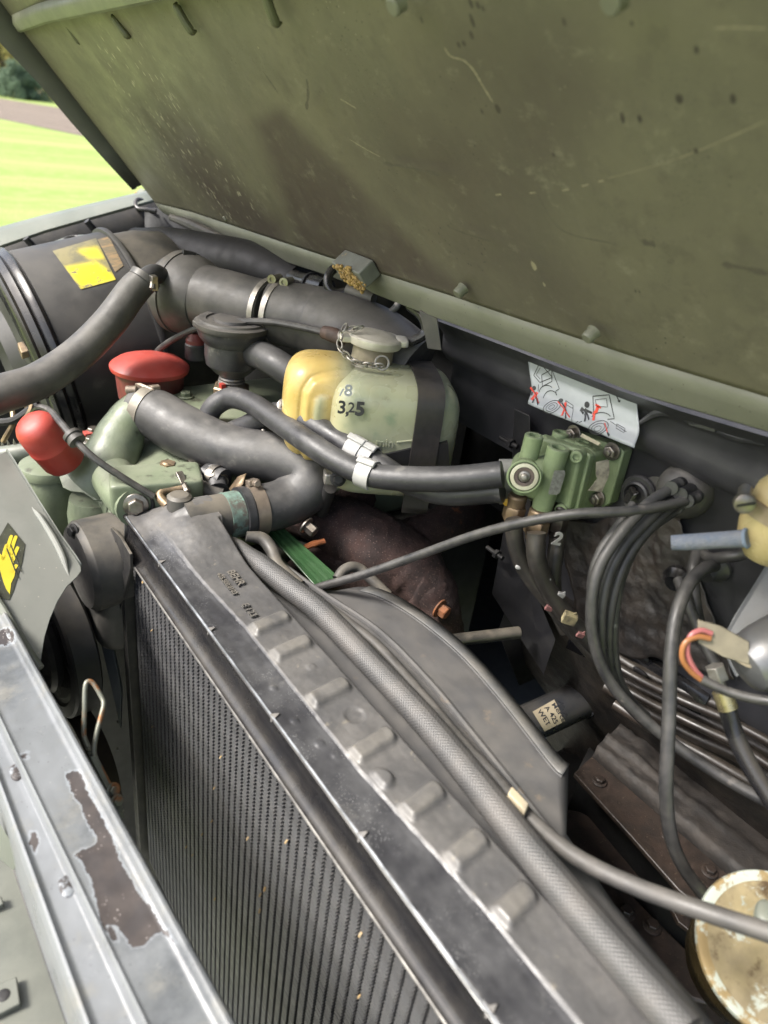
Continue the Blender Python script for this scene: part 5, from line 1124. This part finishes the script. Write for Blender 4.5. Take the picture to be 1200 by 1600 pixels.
# tarred rubber mat lying on the frame
tm = []
for i in range(60):
    s = i/59; row = []
    for j in range(26):
        t = j/25; qx = (932+(1215-932)*s)*(1-t)+(968+(1225-968)*s)*t; qy = (1168+(1410-1168)*s)*(1-t)+(1134+(1290-1134)*s)*t
        p = PZ(qx, qy, -.185); h = mn.fractal(p*45, .8, 2.1, 5); ridge = math.exp(-((t-.4)/.07)**2); row.append(p+V3((0, 0, .0035*h*(1.3-s)+.007*ridge*(1-s*.8)-.02*(t < .02))))
    tm.append(row)
o = mk('rubber_mat', grid(tm), m_mat, None, ang=180, solid=.004); tag(o, 'wrinkled tarry rubber mat lying beside the brown frame rail', 'mat')
FL = thing('floor_ledge', 'greasy dark floor ledge carrying the bundled pipes', 'ledge', V3((.8, .25, -.25)))
ld = []
for i in range(40):
    s = i/39; row = []
    for j in range(20):
        t = j/19; qx = (992+(1260-992)*s)*(1-t)+(1000+(1280-1000)*s)*t; qy = (1150+(1330-1150)*s)*(1-t)+(1005+(1110-1005)*s)*t; p = PZ(qx, qy, -.26+.05*t); ld.append if 0 else None
        row.append(p+V3((0, 0, .008*mn.fractal(p*25, .8, 2.1, 4))))
    ld.append(row)
mk('ledge', grid(ld), m_mat, FL, ang=180, solid=.003)
CH = thing('slotted_channel', 'glossy black slotted channel between the insulation sheet and pipes', 'channel', D(1000, 1030, .76))
ch_ = [D(905, 965, .80), D(960, 990, .77), D(1030, 1035, .735), D(1110, 1085, .70)]
mk('channel', grid([[p+V3((0, 0, .004)) for p in ch_], [p+V3((-.012, -.004, .004)) for p in ch_], [p+V3((-.014, -.004, -.035)) for p in ch_]]), m_blackgloss, CH, solid=.002)
for q, d in (((957, 1000), .752), ((1003, 1027), .728), ((1000, 1050), .722)): mk('slot', superell(D(*q, d), V3((.003, -.007, -.002)), V3((.002, 0, 0)), V3((0, 0, .0035)), 3, 6, 12), m_tar, CH)

# ================================================================== pipes running along the frame
pipes = [('topmost of the bundled black pipes below the slotted channel', [(930, 1000, .80), (985, 1040, .775), (1060, 1078, .745), (1130, 1105, .72), (1215, 1150, .69)], .0072),
         ('second bundled black pipe, scuffed brown, crossing the frame', [(940, 1045, .80), (1000, 1075, .775), (1070, 1108, .745), (1140, 1142, .715), (1215, 1182, .69)], .0078),
         ('third bundled pipe with brown wear marks above the rubber mat', [(945, 1072, .80), (1010, 1110, .775), (1080, 1148, .745), (1150, 1180, .72), (1215, 1222, .70)], .0068),
         ('thin bundled pipe just under the topmost one', [(945, 1030, .77), (1000, 1062, .745), (1070, 1096, .715), (1140, 1126, .69), (1215, 1166, .66)], .0045),
         ('thin bundled pipe between the brown worn ones', [(950, 1060, .77), (1010, 1095, .745), (1080, 1130, .715), (1150, 1163, .69), (1215, 1204, .665)], .0045),
         ('lowest of the bundled pipes nearest the rubber mat', [(960, 1100, .79), (1020, 1138, .765), (1090, 1175, .74), (1160, 1215, .715), (1215, 1246, .70)], .006)]
for lb_, pts, r in pipes:
    o = mk('brake_pipe', tube([D(p[0], p[1], p[2]-.03) for p in pts], r, 16, 7), m_pipe, None); tag(o, lb_, 'pipe', 'black pipes bundled along the frame')

# ================================================================== green valve block
VB = thing('valve_block', 'green hydraulic valve block with round port bolted to the firewall', 'valve', PX(880, 800, .56))
zz = V3((0, 0, 1))
VS = .0
base_ = [PX(*q, .588) for q in ((882, 672), (966, 697), (975, 706), (952, 786), (942, 793), (866, 768), (862, 757), (876, 676))]
mk('base_plate', prism(base_, (.015, 0, 0)), m_valve, VB, bevel=.0015)
rb2 = [PX(*q, .568) for q in ((868, 680), (922, 702), (930, 710), (908, 800), (900, 804), (848, 786))]
mk('rear_body', prism(rb2, (.022, 0, 0)), m_valve, VB, bevel=.003)
cp_ = [PX(*q, .556) for q in ((846, 680), (912, 703), (922, 712), (900, 802), (890, 806), (826, 782), (820, 772), (838, 684))]
mk('cover_plate', prism(cp_, (.0085, 0, 0)), m_valve, VB, bevel=.0015)
fb = [PX(*q, .546) for q in ((846, 683), (902, 702), (908, 708), (888, 796), (880, 800), (832, 780), (828, 770), (840, 688))]
mk('front_body', prism(fb, (.012, 0, 0)), m_valve, VB, bevel=.005, seg=3)
pt = PX(819, 745, .499); pax = V3((-.74, -.66, .14)).normalized()
mk('valve_chest', superell(PX(850, 745, .538), V3((.024, .004, 0)), V3((-.006, .013, 0)), V3((0, 0, .022)), 3.0, 22, 36), m_valve, VB, ang=180)
def post(top_q, x, r, hgt, bot_ext):
    p = PX(*top_q, x); mk('post', lathe([(r*.95, -hgt-bot_ext), (r*1.02, -hgt), (r*1.0, -.012), (r*1.02, -.004), (r, -.0008), (r*.92, 0), (r*.6, 0), (r*.58, -.006), (0, -.007)], p, (0.02, 0, 1), 32), m_valve, VB)
post((835, 680), .522, .0093, .05, .012); post((873, 699), .532, .0108, .055, .012); post((877, 675), .572, .0085, .02, 0); post((912, 691), .575, .0085, .02, 0)
mk('port', lathe([(.013, -.05), (.0145, -.012), (.0165, -.002), (.0168, 0), (.0160, .0012), (.0148, .0012), (.0146, -.002), (.0138, -.003)], pt, pax, 44), m_valve, VB)
mk('port_seal', lathe([(.0136, -.0032), (.0134, .0004), (.011, .001), (.0098, .001), (.0096, -.002)], pt, pax, 40), M('cream_seal', (.6, .6, .46), (.48, .46, .34), 60, .5), VB)
mk('port_disc', lathe([(.0098, -.002), (.0092, .0006), (.0062, .0004), (.006, -.002)], pt, pax, 32), M('brown_disc', (.12, .09, .085), (.17, .13, .12), 90, .4, metal=.3), VB)
mk('port_pin', lathe([(.0058, -.003), (.0056, -.0006), (.0036, .0002), (.0034, .003), (.0022, .0042), (0, .0045)], pt, pax, 28), m_zinc, VB)
for q, x, r in (((957, 705), .586, .0068), ((934, 778), .586, .0066), ((897, 677), .586, .0066)):
    p = PX(*q, x); mk('mounting_nut', join([lathe([(r*1.35, 0), (r*1.35, .0015)], p, (-1, 0, 0), 24), lathe([(r, .001), (r, .007), (r*.85, .008)], p, (-1, -.1, 0), 6), lathe([(r*.5, .007), (r*.5, .011), (0, .0112)], p, (-1, -.1, 0), 14)]), m_steel, VB, bevel=.0005)
for q in ((901, 713), (877, 795)):
    p = PX(*q, .545); mk('cover_screw', lathe([(.0062, -.006), (.0062, .003), (.0054, .004), (.0034, .004), (.0032, .001), (0, .001)], p, (-.85, -.5, .1), 24), m_valve, VB)
def plate_(qs, x, mat): mk('data_plate', prism([PX(*q, x) for q in qs], (-.0006, 0, 0)), mat, VB)
m_plate = M('aluminium_data_plate', (.33, .34, .32), (.2, .2, .19), 300, .4, metal=.4, bump=.1)
m_old = M('stained_paper_plate', (.42, .39, .3), (.2, .18, .14), 150, .7, bump=.15)
pc_ = [V3((-.7, -.7, 0)).normalized()]
plq = [(866, 735), (882, 735), (883, 740), (874, 770), (869, 773), (857, 772), (857, 768)]
pl0 = PX(870, 752, .519); pn = V3((-.55, -.82, .05)).normalized()
mk('data_plate', prism([plane_hit(*q, pl0, pn) for q in plq], pn*.0006), m_plate, VB)
pl1 = PX(942, 738, .562); pn1 = V3((-.5, -.85, .05)).normalized()
mk('data_plate', prism([plane_hit(*q, pl1, pn1) for q in ((931, 722), (951, 718), (952, 737), (950, 746), (940, 768), (919, 766), (933, 748), (931, 742))], pn1*.0006), m_old, VB)
mk('paper_scrap', prism([PX(*q, .566) for q in ((911, 678), (940, 693), (936, 697), (908, 683))], (-.002, 0, .001)), M('cream_paper_scrap', (.55, .5, .36), (.4, .36, .27), 70, .7), VB)
mk('side_stub', cyl(PX(800, 742, .525), PX(780, 742, .515), .0165, 24), M('pale_collar', (.3, .3, .28), (.22, .22, .2), 30, .5), VB)
mk('side_stub', cyl(PX(806, 762, .54), PX(778, 766, .528), .0155, 24), M('pale_collar_b', (.24, .24, .22), (.17, .17, .16), 30, .5), VB)
for q, x, r, mt in (((803, 800), .517, .0105, m_brass), ((838, 822), .527, .0115, m_brass), ((872, 815), .548, .0095, m_pipe)):
    p = PX(*q, x); mk('hex_fitting', join([lathe([(r*.8, .020), (r*.95, .018), (r*.95, .008)], p, zz, 24), lathe([(r, .008), (r*1.12, .006), (r*1.12, -.007), (r, -.009)], p, zz, 6), lathe([(r*.75, -.008), (r*.7, -.016)], p, zz, 20)]), mt, VB, bevel=.0006)
mk('yellow_dot', lathe([(.004, 0), (0, .001)], PX(792, 785, .508), (-.7, -.7, .1), 12), M('yellow_paint_dot', (.7, .42, .03), (.6, .35, .03), 80, .5), VB)

m_vhose = M('grimy_black_hose', (.02, .019, .018), (.04, .035, .03), 45, .42, dust=.25, bump=.2, bs=260, patch=((.1, .08, .062), 60, .64, .74))
hoses_v = [('leftmost hydraulic hose hanging from the green valve block', [(803, 812, .70), (806, 850, .71), (822, 892, .725), (855, 935, .735), (890, 978, .745), (930, 1025, .76)], .0088),
           ('middle hydraulic hose hanging from the green valve block', [(838, 832, .695), (838, 870, .70), (852, 912, .715), (880, 955, .73), (915, 995, .745), (960, 1045, .765)], .0095),
           ('rear hydraulic hose marked with a white 2 below the valve block', [(873, 826, .735), (869, 860, .735), (864, 900, .74), (868, 945, .75), (885, 985, .76)], .0085)]
for lb_, pts, r in hoses_v:
    T = thing('hydraulic_hose', lb_, 'hose', D(*pts[0]), 'hydraulic hoses below the valve block'); mk('hose', tube([D(*p) for p in pts], r, 18, 8), m_vhose, T)
    if 'white 2' in lb_: mk('number_mark', text_vf('2', D(861, 849, .722), u_*.96-V3((0, 0, .15)), V3((0.03, 0, 1)), .020, .0006, .03), m_white, T, smooth=False)
    else: mk('paint_mark', superell(D(pts[2][0]-10+(12 if 'middle' in lb_ else 0), pts[2][1]-6, pts[2][2]-.0095), V3((.004, -.002, 0)), V3((0, .002, 0)), V3((0, 0, .003)), 2.5, 8, 12), m_white, T)
for q, d, lb_, mt in (((858, 950), .722, 'pink tag on the hydraulic hoses nearest the valve block', 'p'), ((907, 992), .725, 'pink tag farther down the hydraulic hoses', 'p'), ((940, 965), .66, 'small pink tag on the cable loop', 'p'), ((876, 930), .715, 'white torn tag tied to the hydraulic hoses', 'w'), ((890, 966), .72, 'yellow stained tape wrapped round the hydraulic hoses', 'y')):
    mt = {'p': M('pink_tag_'+str(q[0]), (.3, .13, .12), (.16, .08, .075), 200, .7), 'w': m_white, 'y': M('yellowed_tape', (.42, .36, .2), (.12, .1, .07), 90, .6)}[mt]
    c = D(*q, d); s = .0036 if q[0] != 890 else .007
    o = mk('cable_tag', join([box(c, V3((s, -s*.5, -s*.4)), V3((s*.25, s*.3, s*.2)), V3((.0003, -.001, s*.8))), box(c+V3((.002, -.001, .002)), V3((s*.5, -s*.2, s*.3)), V3((0, .0006, 0)), V3((0, 0, s*.5)))]), mt, None, bevel=.0008); tag(o, lb_, 'tag')

# ================================================================== grommets and cables
GR = thing('cable_grommet', 'round ribbed rubber grommet with a folded plug on the firewall', 'grommet', PX(1000, 770, .6))
gc = PX(1000, 771, .6)
mk('flange', lathe([(.019, 0), (.019, .004), (.0175, .006), (.014, .006), (.0135, .009), (.0115, .010), (.010, .007), (.009, .004), (0, .004)], gc, (-1, -.05, 0), 40), m_rubber, GR)
mk('folded_plug', prism([gc+V3((-.006, .006, .008)), gc+V3((-.012, -.006, .006)), gc+V3((-.014, -.004, -.006)), gc+V3((-.009, .006, -.007))], (-.003, .003, -.003)), m_blackgloss, GR, bevel=.001)
mk('backing', lathe([(.021, 0), (.021, .002)], gc+V3((.002, -.018, .004)), (-1, 0, 0), 32), m_rubberold, GR)
G2 = thing('cable_grommet', 'large half round rubber grommet carrying three cables', 'grommet', PX(1070, 765, .6))
g2 = PX(1072, 766, .602)
mk('dome', lathe([(.026, 0), (.0262, .004), (.024, .012), (.018, .018), (.008, .021), (0, .0212)], g2, (-1, -.25, 0), 40), m_rubberold, G2)
mk('torn_edge', rough(superell(g2+V3((-.004, .002, -.022)), V3((.006, 0, 0)), V3((0, .018, -.002)), V3((0, 0, .006)), 3, 12, 24), .004, 120), m_tar, G2)
mk('drip', rough(superell(g2+V3((-.003, .004, -.033)), V3((.003, 0, 0)), V3((0, .004, 0)), V3((0, 0, .008)), 2.5, 10, 16), .002, 200), m_blackgloss, G2)
for q in ((1058, 757), (1073, 767), (1083, 777)): mk('cable_boot', cyl(D(q[0]+6, q[1]-2, .635), D(q[0]-10, q[1]+6, .609), .0060, 16), m_rubber, G2)
def cable(label, pts, r, mat=None, group=None, name='cable'):
    o = mk(name, tube([D(*p) for p in pts], r, 14, 8), mat or m_cable, None); return tag(o, label, 'cable', group)
cable('long cable crossing from the big grommet to the fan shroud', [(1090, 778, .618), (1045, 789, .605), (980, 799, .60), (900, 803, .605), (820, 816, .625), (740, 837, .66), (650, 869, .705), (570, 897, .74), (500, 917, .77), (470, 930, .785)], .0046)
cable('outermost cable of the loop that sweeps right above the rubber mat', [(1062, 755, .62), (1010, 790, .605), (965, 840, .60), (935, 890, .60), (924, 950, .605), (930, 1010, .615), (955, 1068, .625), (1000, 1118, .63), (1060, 1168, .63), (1130, 1215, .62), (1215, 1262, .60)], .0052)
cable('second cable of the drooping loop below the big grommet', [(1072, 765, .625), (1020, 805, .612), (970, 860, .61), (945, 920, .612), (938, 985, .62), (945, 1045, .64), (975, 1095, .67), (1020, 1140, .70)], .0050)
cable('third cable of the drooping loop below the big grommet', [(1080, 775, .63), (1040, 800, .62), (990, 855, .618), (962, 915, .62), (950, 985, .628), (955, 1050, .65), (985, 1095, .68), (1010, 1120, .70)], .0048)
cable('innermost paint spotted cable of the drooping loop', [(1062, 792, .64), (1015, 825, .628), (982, 870, .625), (963, 930, .63), (957, 1000, .64), (965, 1060, .66), (990, 1105, .69)], .0054, M('spotted_cable', (.04, .04, .042), (.07, .068, .065), 60, .45, dust=.4, patch=((.3, .29, .27), 60, .62, .7)))
cable('cable dropping from the folded plug grommet', [(990, 788, .625), (970, 818, .62), (940, 860, .62), (925, 910, .625), (930, 980, .64), (945, 1040, .66)], .0046)
RG = thing('cable_grommet', 'small round rubber grommet below the blue hose stub', 'grommet', PX(1115, 885, .6))
mk('body', lathe([(.0155, 0), (.0155, .004), (.012, .007), (.008, .012), (.0065, .018)], PX(1116, 884, .598), (-.9, -.2, -.3), 28), m_rubber, RG)
RG = thing('cable_grommet', 'oily rubber grommet half hidden left of the hanging cable', 'grommet', PX(1058, 900, .6))
mk('body', lathe([(.0135, 0), (.0135, .004), (.011, .007), (.008, .012)], PX(1060, 902, .595), (-.9, -.2, -.2), 28), m_blackgloss, RG)
cable('hanging cable that droops from the small grommet past the frame rail', [(1116, 884, .615), (1098, 890, .595), (1075, 915, .58), (1056, 965, .57), (1048, 1030, .565), (1046, 1100, .565), (1043, 1170, .565), (1041, 1240, .568), (1048, 1305, .575), (1068, 1355, .585), (1105, 1405, .60)], .0056)
cable('dark cable from the oily grommet to the plug connector', [(1060, 905, .615), (1070, 930, .605), (1085, 968, .60), (1100, 1005, .595), (1118, 1040, .59)], .0048)
cable('dark cable rising behind the blue hose stub', [(1090, 858, .63), (1083, 890, .62), (1086, 940, .615), (1095, 985, .61), (1108, 1010, .605)], .0052)
cable('small black cable loop under the yellowed reservoir', [(1095, 862, .63), (1110, 872, .615), (1135, 870, .60), (1160, 866, .59), (1180, 845, .58)], .005)

# ================================================================== yellowed reservoir with blue hose stub
WR = thing('washer_reservoir', 'yellowed plastic reservoir with metal band at the right edge', 'reservoir', D(1200, 880, .52))
wc = D(1222, 812, .52)
mk('bottle', lathe([(0, -.036), (.012, -.034), (.022, -.024), (.0265, -.01), (.0268, .004), (.0262, .006), (.0262, .02), (.022, .028), (.012, .034), (0, .036)], wc, (.12, -.05, 1), 44), M('yellowed_bottle', (.55, .45, .22), (.46, .36, .17), 20, .3, dust=.2, bump=.05), WR)
mk('band', band(wc+V3((0, 0, .005)), (.12, -.05, 1), .0268, .012), M('bronze_band', (.35, .28, .2), (.22, .17, .12), 40, .4, metal=.5), WR)
p = D(1163, 786, .50); mk('band_screw', join([cyl(p, p+V3((.018, .01, .002)), .005, 16), lathe([(.0075, -.002), (.0075, .002), (.006, .003), (0, .003)], p, (-.7, -.7, .1), 20)]), m_steel, WR)
mk('screw_slot', box(p+V3((-.0024, -.0024, .0004)), V3((.004, -.004, .0022)), V3((-.0003, -.0003, 0)), V3((0, 0, .0009))), m_blackshade, WR)
BS = thing('blue_hose_stub', 'faded blue fabric covered hose stub sticking out of the reservoir', 'hose', D(1110, 845, .53))
mk('stub', tube([D(1049, 848, .545), D(1075, 847, .54), D(1120, 844, .53), D(1168, 841, .515)], [.0058, .0063, .0063, .0066], 22, 8), M('faded_blue_braid', (.12, .155, .22), (.2, .21, .235), 60, .85, bump=1.0, bs=420, dust=.3, dustc=(.26, .26, .28)), BS)
mk('frayed_end', torus(D(1166, 841, .515), D(1168, 841, .515)-D(1120, 844, .53), .0064, .0014, 20, 6), M('frayed_blue', (.25, .31, .4), (.2, .25, .33), 60, .9, bump=.8), BS)
MT = thing('wiper_motor', 'dull grey wiper motor housing with tan plug at the right edge', 'motor', D(1210, 1080, .5))
mc = D(1200, 1025, .50)
ma = (D(1260, 990, .50)-D(1150, 1050, .495)).normalized()
mk('housing', lathe([(0, -.022), (.010, -.0215), (.018, -.018), (.0225, -.010), (.024, 0), (.0245, .03), (.0245, .06)], mc, ma, 44), M('brushed_grey_case', (.2, .205, .21), (.13, .13, .135), 20, .35, metal=.5, dust=.3, bump=.05), MT)
mk('bracket', prism([D(1205, 880, .56), D(1240, 900, .55), D(1240, 1000, .55), D(1150, 1060, .56), D(1128, 1010, .575), D(1150, 970, .575)], (.003, .004, 0)), M('grey_bracket', (.13, .14, .15), (.09, .095, .1), 20, .45, dust=.3), MT, bevel=.001)
pc0 = D(1122, 1000, .49); pcx = D(1160, 1020, .488)-D(1115, 995, .492)
mk('plug', box(D(1130, 1003, .49), pcx.normalized()*.0115, V3((.002, .004, .007)), V3((-.0045, .006, 0))), M('tan_plug_plastic', (.28, .245, .17), (.2, .175, .12), 50, .5, dust=.2), MT, bevel=.0012)
mk('plug', box(D(1160, 1022, .488), pcx.normalized()*.008, V3((.002, .003, .005)), V3((-.003, .0035, 0))), M('tan_plug_plastic_b', (.32, .27, .18), (.26, .22, .15), 50, .5), MT, bevel=.0012)
for col, pts in (((.5, .16, .16), [(1112, 990, .49), (1095, 985, .49), (1078, 995, .49), (1074, 1020, .492), (1085, 1045, .495), (1098, 1060, .497)]), ((.42, .17, .06), [(1110, 998, .489), (1090, 995, .489), (1070, 1005, .489), (1066, 1028, .491), (1078, 1048, .494), (1096, 1063, .496)])):
    mk('wire', tube([D(*p) for p in pts], .0019, 10, 6), M('wire_%d' % int(col[1]*1000), col, tuple(x*.8 for x in col), 40, .4, bump=0), MT)
mk('wire_sheath', tube([D(1096, 1061, .496), D(1130, 1078, .492), D(1170, 1090, .485), D(1220, 1098, .475)], .0034, 12, 6), m_cable, MT)
BF = thing('brake_hose', 'black hose with brass crimp fitting below the tan plug', 'hose', D(1150, 1150, .54))
mk('hose', tube([D(1136, 1105, .545), D(1146, 1140, .545), D(1168, 1190, .54), D(1210, 1258, .53)], .0068, 18, 7), m_blackgloss, BF)
mk('crimp', cyl(D(1128, 1080, .545), D(1138, 1108, .544), .0074, 20), M('gold_crimp', (.55, .47, .25), (.4, .34, .2), 50, .3, metal=.8), BF)
mk('hex_nut', lathe([(.0075, 0), (.0075, .012)], D(1116, 1040, .545), D(1124, 1062, .545)-D(1116, 1040, .545), 6), m_zinc, BF, bevel=.0006)
mk('stem', cyl(D(1120, 1058, .546), D(1130, 1085, .545), .005, 16), m_zinc, BF)

# ================================================================== brass drum, lower right
dc = D(1212, 1488, .50); dv = (CAM-dc).normalized(); DA = (dv+V3((.34, -.12, .06))).normalized()
DR = thing('brass_drum', 'gold passivated drum with chipped pale rim at the lower right corner', 'drum', dc+V3((0, 0, -.08)))
def m_gold():
    g = G('gold_passivated_steel'); c = g.mix(g.mapr(g.noise(22, 5, .6), .35, .65), (.33, .27, .15), (.22, .18, .11)); c = g.mix(g.mapr(g.noise(32, 7, .72), .5, .66), c, (.1, .065, .035)); c = g.mix(g.mapr(g.noise(50, 7, .7), .58, .63), c, (.38, .4, .34)); g.bump(g.noise(120, 4), .15, .001)
    return g.done(c, g.mapr(g.noise(40, 4), .3, .7, .3, .55), g.mapr(g.noise(38, 6, .65), .62, .68, .6, .1))
def m_chip():
    g = G('chipped_gold_rim'); c = g.mix(g.mapr(g.noise(55, 7, .7), .44, .52), (.4, .43, .37), (.26, .19, .09)); c = g.mix(g.mapr(g.noise(30, 5), .58, .68), c, (.1, .08, .05)); return g.done(c, .4, .3)
mg = m_gold()
mk('shell', lathe([(.044, -.07), (.046, -.045), (.049, -.04), (.050, -.03), (.048, -.024), (.050, -.014), (.051, -.004)], dc, DA, 64), M('dark_gold_shell', (.14, .105, .05), (.08, .06, .03), 25, .3, metal=.7, bump=.1), DR)
mk('rim', lathe([(.050, -.006), (.0525, -.004), (.0535, -.001), (.0525, .0015), (.048, .002), (.045, .0008)], dc, DA, 72), m_chip(), DR)
mk('face', lathe([(.0455, .001), (.043, -.003), (.0395, -.0035), (.038, -.0015), (.0365, -.0035), (.033, -.010), (.026, -.012), (.023, -.008), (.021, -.0075), (.0195, -.0095), (.012, -.008), (.0, -.007)], dc, DA, 64), mg, DR)
mk('stud_cap', superell(D(1200, 1432, .475), V3((.010, .004, 0)), V3((-.003, .008, 0)), V3((0, 0, .006)), 2.6, 14, 24), m_ltgreen, DR)
fu_ = frame(DA); mk('lug', box(dc-DA*.006+fu_[0]*-.008+fu_[1]*.012, fu_[0]*.012, fu_[1]*.004, DA*.004), mg, DR, bevel=.0015)

# ================================================================== sticker plate (belt guard) at left
gA, gB, gC = D(10, 705, .82), D(125, 885, .765), D(60, 1045, .665); gn = (gB-gA).cross(gC-gA).normalized(); gn = gn if gn.dot(CAM-gA) > 0 else -gn
GP = thing('belt_guard', 'pale grey green sheet guard with yellow hand warning sticker', 'guard', gC)
gout = [(-70, 790), (-40, 740), (-12, 715), (10, 705), (20, 718), (60, 783), (95, 838), (118, 870), (126, 882), (127, 892), (120, 902), (105, 916), (90, 940), (78, 968), (70, 995), (65, 1025), (62, 1050), (40, 1020), (20, 990), (0, 950), (-70, 860)]
gh = lambda q, off=0.0: plane_hit(q[0], q[1], gA, gn)+gn*off
m_guard = M('dusty_guard_paint', (.225, .235, .21), (.175, .185, .165), 12, .45, dust=.3, dustc=(.34, .33, .29), bump=.07, patch=((.36, .36, .33), 20, .66, .76), speck=((.38, .36, .3), 90, .08))
mk('plate', prism([gh(q) for q in gout], -gn*.0018), m_guard, GP, bevel=.0005)
lip = [(10, 704), (22, 722), (60, 784), (95, 839), (118, 871), (126, 884)]
mk('bent_lip', grid([[gh(q) for q in lip], [gh(q, .003) for q in lip], [gh((q[0]+5, q[1]-1), .001)-gn*.012 for q in lip]]), m_guard, GP, solid=.0014)
mk('pressed_ridge', tube([gh((50, 792), -.001), gh((62, 810), .002), gh((82, 842), .0022), (gh((97, 872), .002)), gh((108, 900), -.001)], [.001, .003, .0036, .0034, .001], 10, 6), m_guard, GP)
mk('lower_rail', tube([gh((-30, 905), .002), gh((0, 948), .002), gh((22, 985), .002), gh((45, 1022), .002), gh((62, 1046), .002)], .004, 10, 6), m_ltgreen, GP)
m_stk = M('dark_sticker', (.07, .075, .05), (.045, .045, .035), 60, .5, speck=((.3, .3, .25), 300, .12)); m_yelp = M('yellow_print', (.72, .6, .05), (.66, .53, .05), 30, .45, bump=.03)
stk = mk('sticker', prism([gh(q, .0004) for q in ((12, 817), (39, 851), (34, 880), (20, 925), (14, 938), (-30, 930), (-30, 850), (0, 838))], gn*.0003), m_stk, GP)
hand = [[(18, 837), (13, 852), (11, 866)], [(25, 838), (20, 852), (16, 868)], [(28, 855), (23, 866), (19, 878)], [(26, 883), (21, 890), (16, 896)], [(11, 851), (7, 862), (4, 876)]]
for h in hand:
    P_ = catmull([gh(q, .0011) for q in h], 5); rows = []
    for i, p in enumerate(P_):
        a = (P_[min(i+1, len(P_)-1)]-P_[max(i-1, 0)]).normalized(); w2 = .0017*(.6 if i in (0, len(P_)-1) else 1); s = a.cross(gn)*w2; rows.append([p-s, p+s])
    mk('printed_finger', grid(rows), m_yelp, GP, fix=False)
mk('printed_palm', prism([gh(q, .0008) for q in ((0, 866), (5, 872), (12, 862), (18, 866), (21, 876), (20, 892), (24, 890), (22, 902), (17, 912), (15, 929), (10, 922), (5, 910), (0, 892), (-8, 880))], gn*.0003), m_yelp, GP)
for a, b in (((10, 858), (28, 905)), ((16, 852), (33, 895))):
    p = gh(a, .0014); q = gh(b, .0014); s = (q-p).cross(gn).normalized()*.0006; mk('printed_bar', grid([[p-s, p+s], [q-s, q+s]]), m_stk, GP, fix=False)

# ================================================================== pulley, housing behind the radiator end, latch wire
PL = thing('belt_pulley', 'dark belt pulley wheel below the sticker plate', 'pulley', D(95, 1100, .92))
pc2 = D(92, 1005, .93); PA = V3((-1, -.12, .03)).normalized()
mk('rim', lathe([(.076, .014), (.080, .017), (.094, .017), (.097, .014), (.0975, -.014), (.092, -.018), (.070, -.018)], pc2, PA, 64), m_dark, PL)
mk('dish', lathe([(.077, .014), (.072, .004), (.066, -.004), (.052, -.006), (.050, .008), (.044, .012), (.030, .010), (.028, .02), (0, .022)], pc2, PA, 56), m_blackgloss, PL)
mk('inner_wheel', lathe([(.047, .010), (.054, .016), (.058, .024), (.054, .03), (.04, .026)], pc2+V3((-.0, 0, -.0)), PA, 48), m_dark, PL)
P2 = thing('crank_pulley', 'rust stained lower pulley barely seen behind the latch wire', 'pulley', D(130, 1200, .95))
mk('wheel', lathe([(.0, .02), (.05, .02), (.06, .012), (.085, .01), (.09, .0), (.085, -.02)], D(125, 1195, .97), PA, 48), M('rusty_pulley', (.05, .035, .025), (.03, .025, .02), 30, .5, metal=.2), P2)
GHs = thing('fan_drive_housing', 'dusty black cylindrical housing behind the far radiator bracket', 'housing', D(150, 960, .86))
ga = D(128, 886, .845); gx = V3((1, .06, .02)).normalized()
mk('barrel', lathe([(.035, -.006), (.05, -.004), (.056, .003), (.056, .06), (.053, .062), (.05, .075), (.05, .14)], ga, gx, 48), m_dusty, GHs)
mk('lower_case', superell(ga+V3((.05, .01, -.075)), V3((.045, .0, 0)), V3((0, .045, 0)), V3((0, 0, .05)), 4, 18, 30), m_dusty, GHs, ang=180)
mk('side_screw', bolt_vf(D(116, 830, .82), (-1, -.3, .2), .006), m_blackshade, GHs)
mk('fan_blade', prism([D(155, 995, .90), D(172, 990, .90), D(190, 1080, .92), D(188, 1140, .93), D(180, 1100, .93)], (.004, .006, 0)), M('slate_blade', (.06, .068, .08), (.045, .05, .06), 20, .5), GHs, bevel=.001)
LT = thing('latch_wire', 'bent rusty zinc wire latch standing on the crossmember edge', 'latch', D(150, 1200, .6))
m_lw = M('rusty_zinc_wire', (.26, .27, .22), (.18, .18, .14), 25, .45, metal=.4, dust=.1, patch=((.36, .15, .05), 26, .5, .58))
mk('wire', tube([D(*q) for q in ((138, 1168, .60), (134, 1158, .602), (131, 1145, .604), (132, 1110, .606), (133, 1075, .608), (137, 1065, .61), (146, 1068, .612), (158, 1088, .612), (162, 1100, .61), (158, 1118, .606), (150, 1150, .60), (147, 1172, .597), (150, 1186, .594), (165, 1216, .585), (180, 1245, .576), (190, 1268, .57))], .0021, 12, 6), m_lw, LT)
mk('spring', tube([D(138+2.2*math.cos(k*1.57)+k*.5, 1168+k*1.4, .598+.0022*math.sin(k*1.57)) for k in range(14)], .0011, 6, 3), m_lw, LT)
mk('bracket', prism([D(140, 1182, .59), D(150, 1180, .592), D(192, 1268, .568), D(186, 1272, .565)], (.002, .003, -.012)), m_ltgreen, LT, bevel=.0008)
mk('bracket_bolt', bolt_vf(D(176, 1235, .574), (.3, -.8, .5), .0042), m_lw, LT)
mk('bracket_bolt', bolt_vf(D(182, 1252, .57), (.3, -.8, .5), .0038), m_lw, LT)
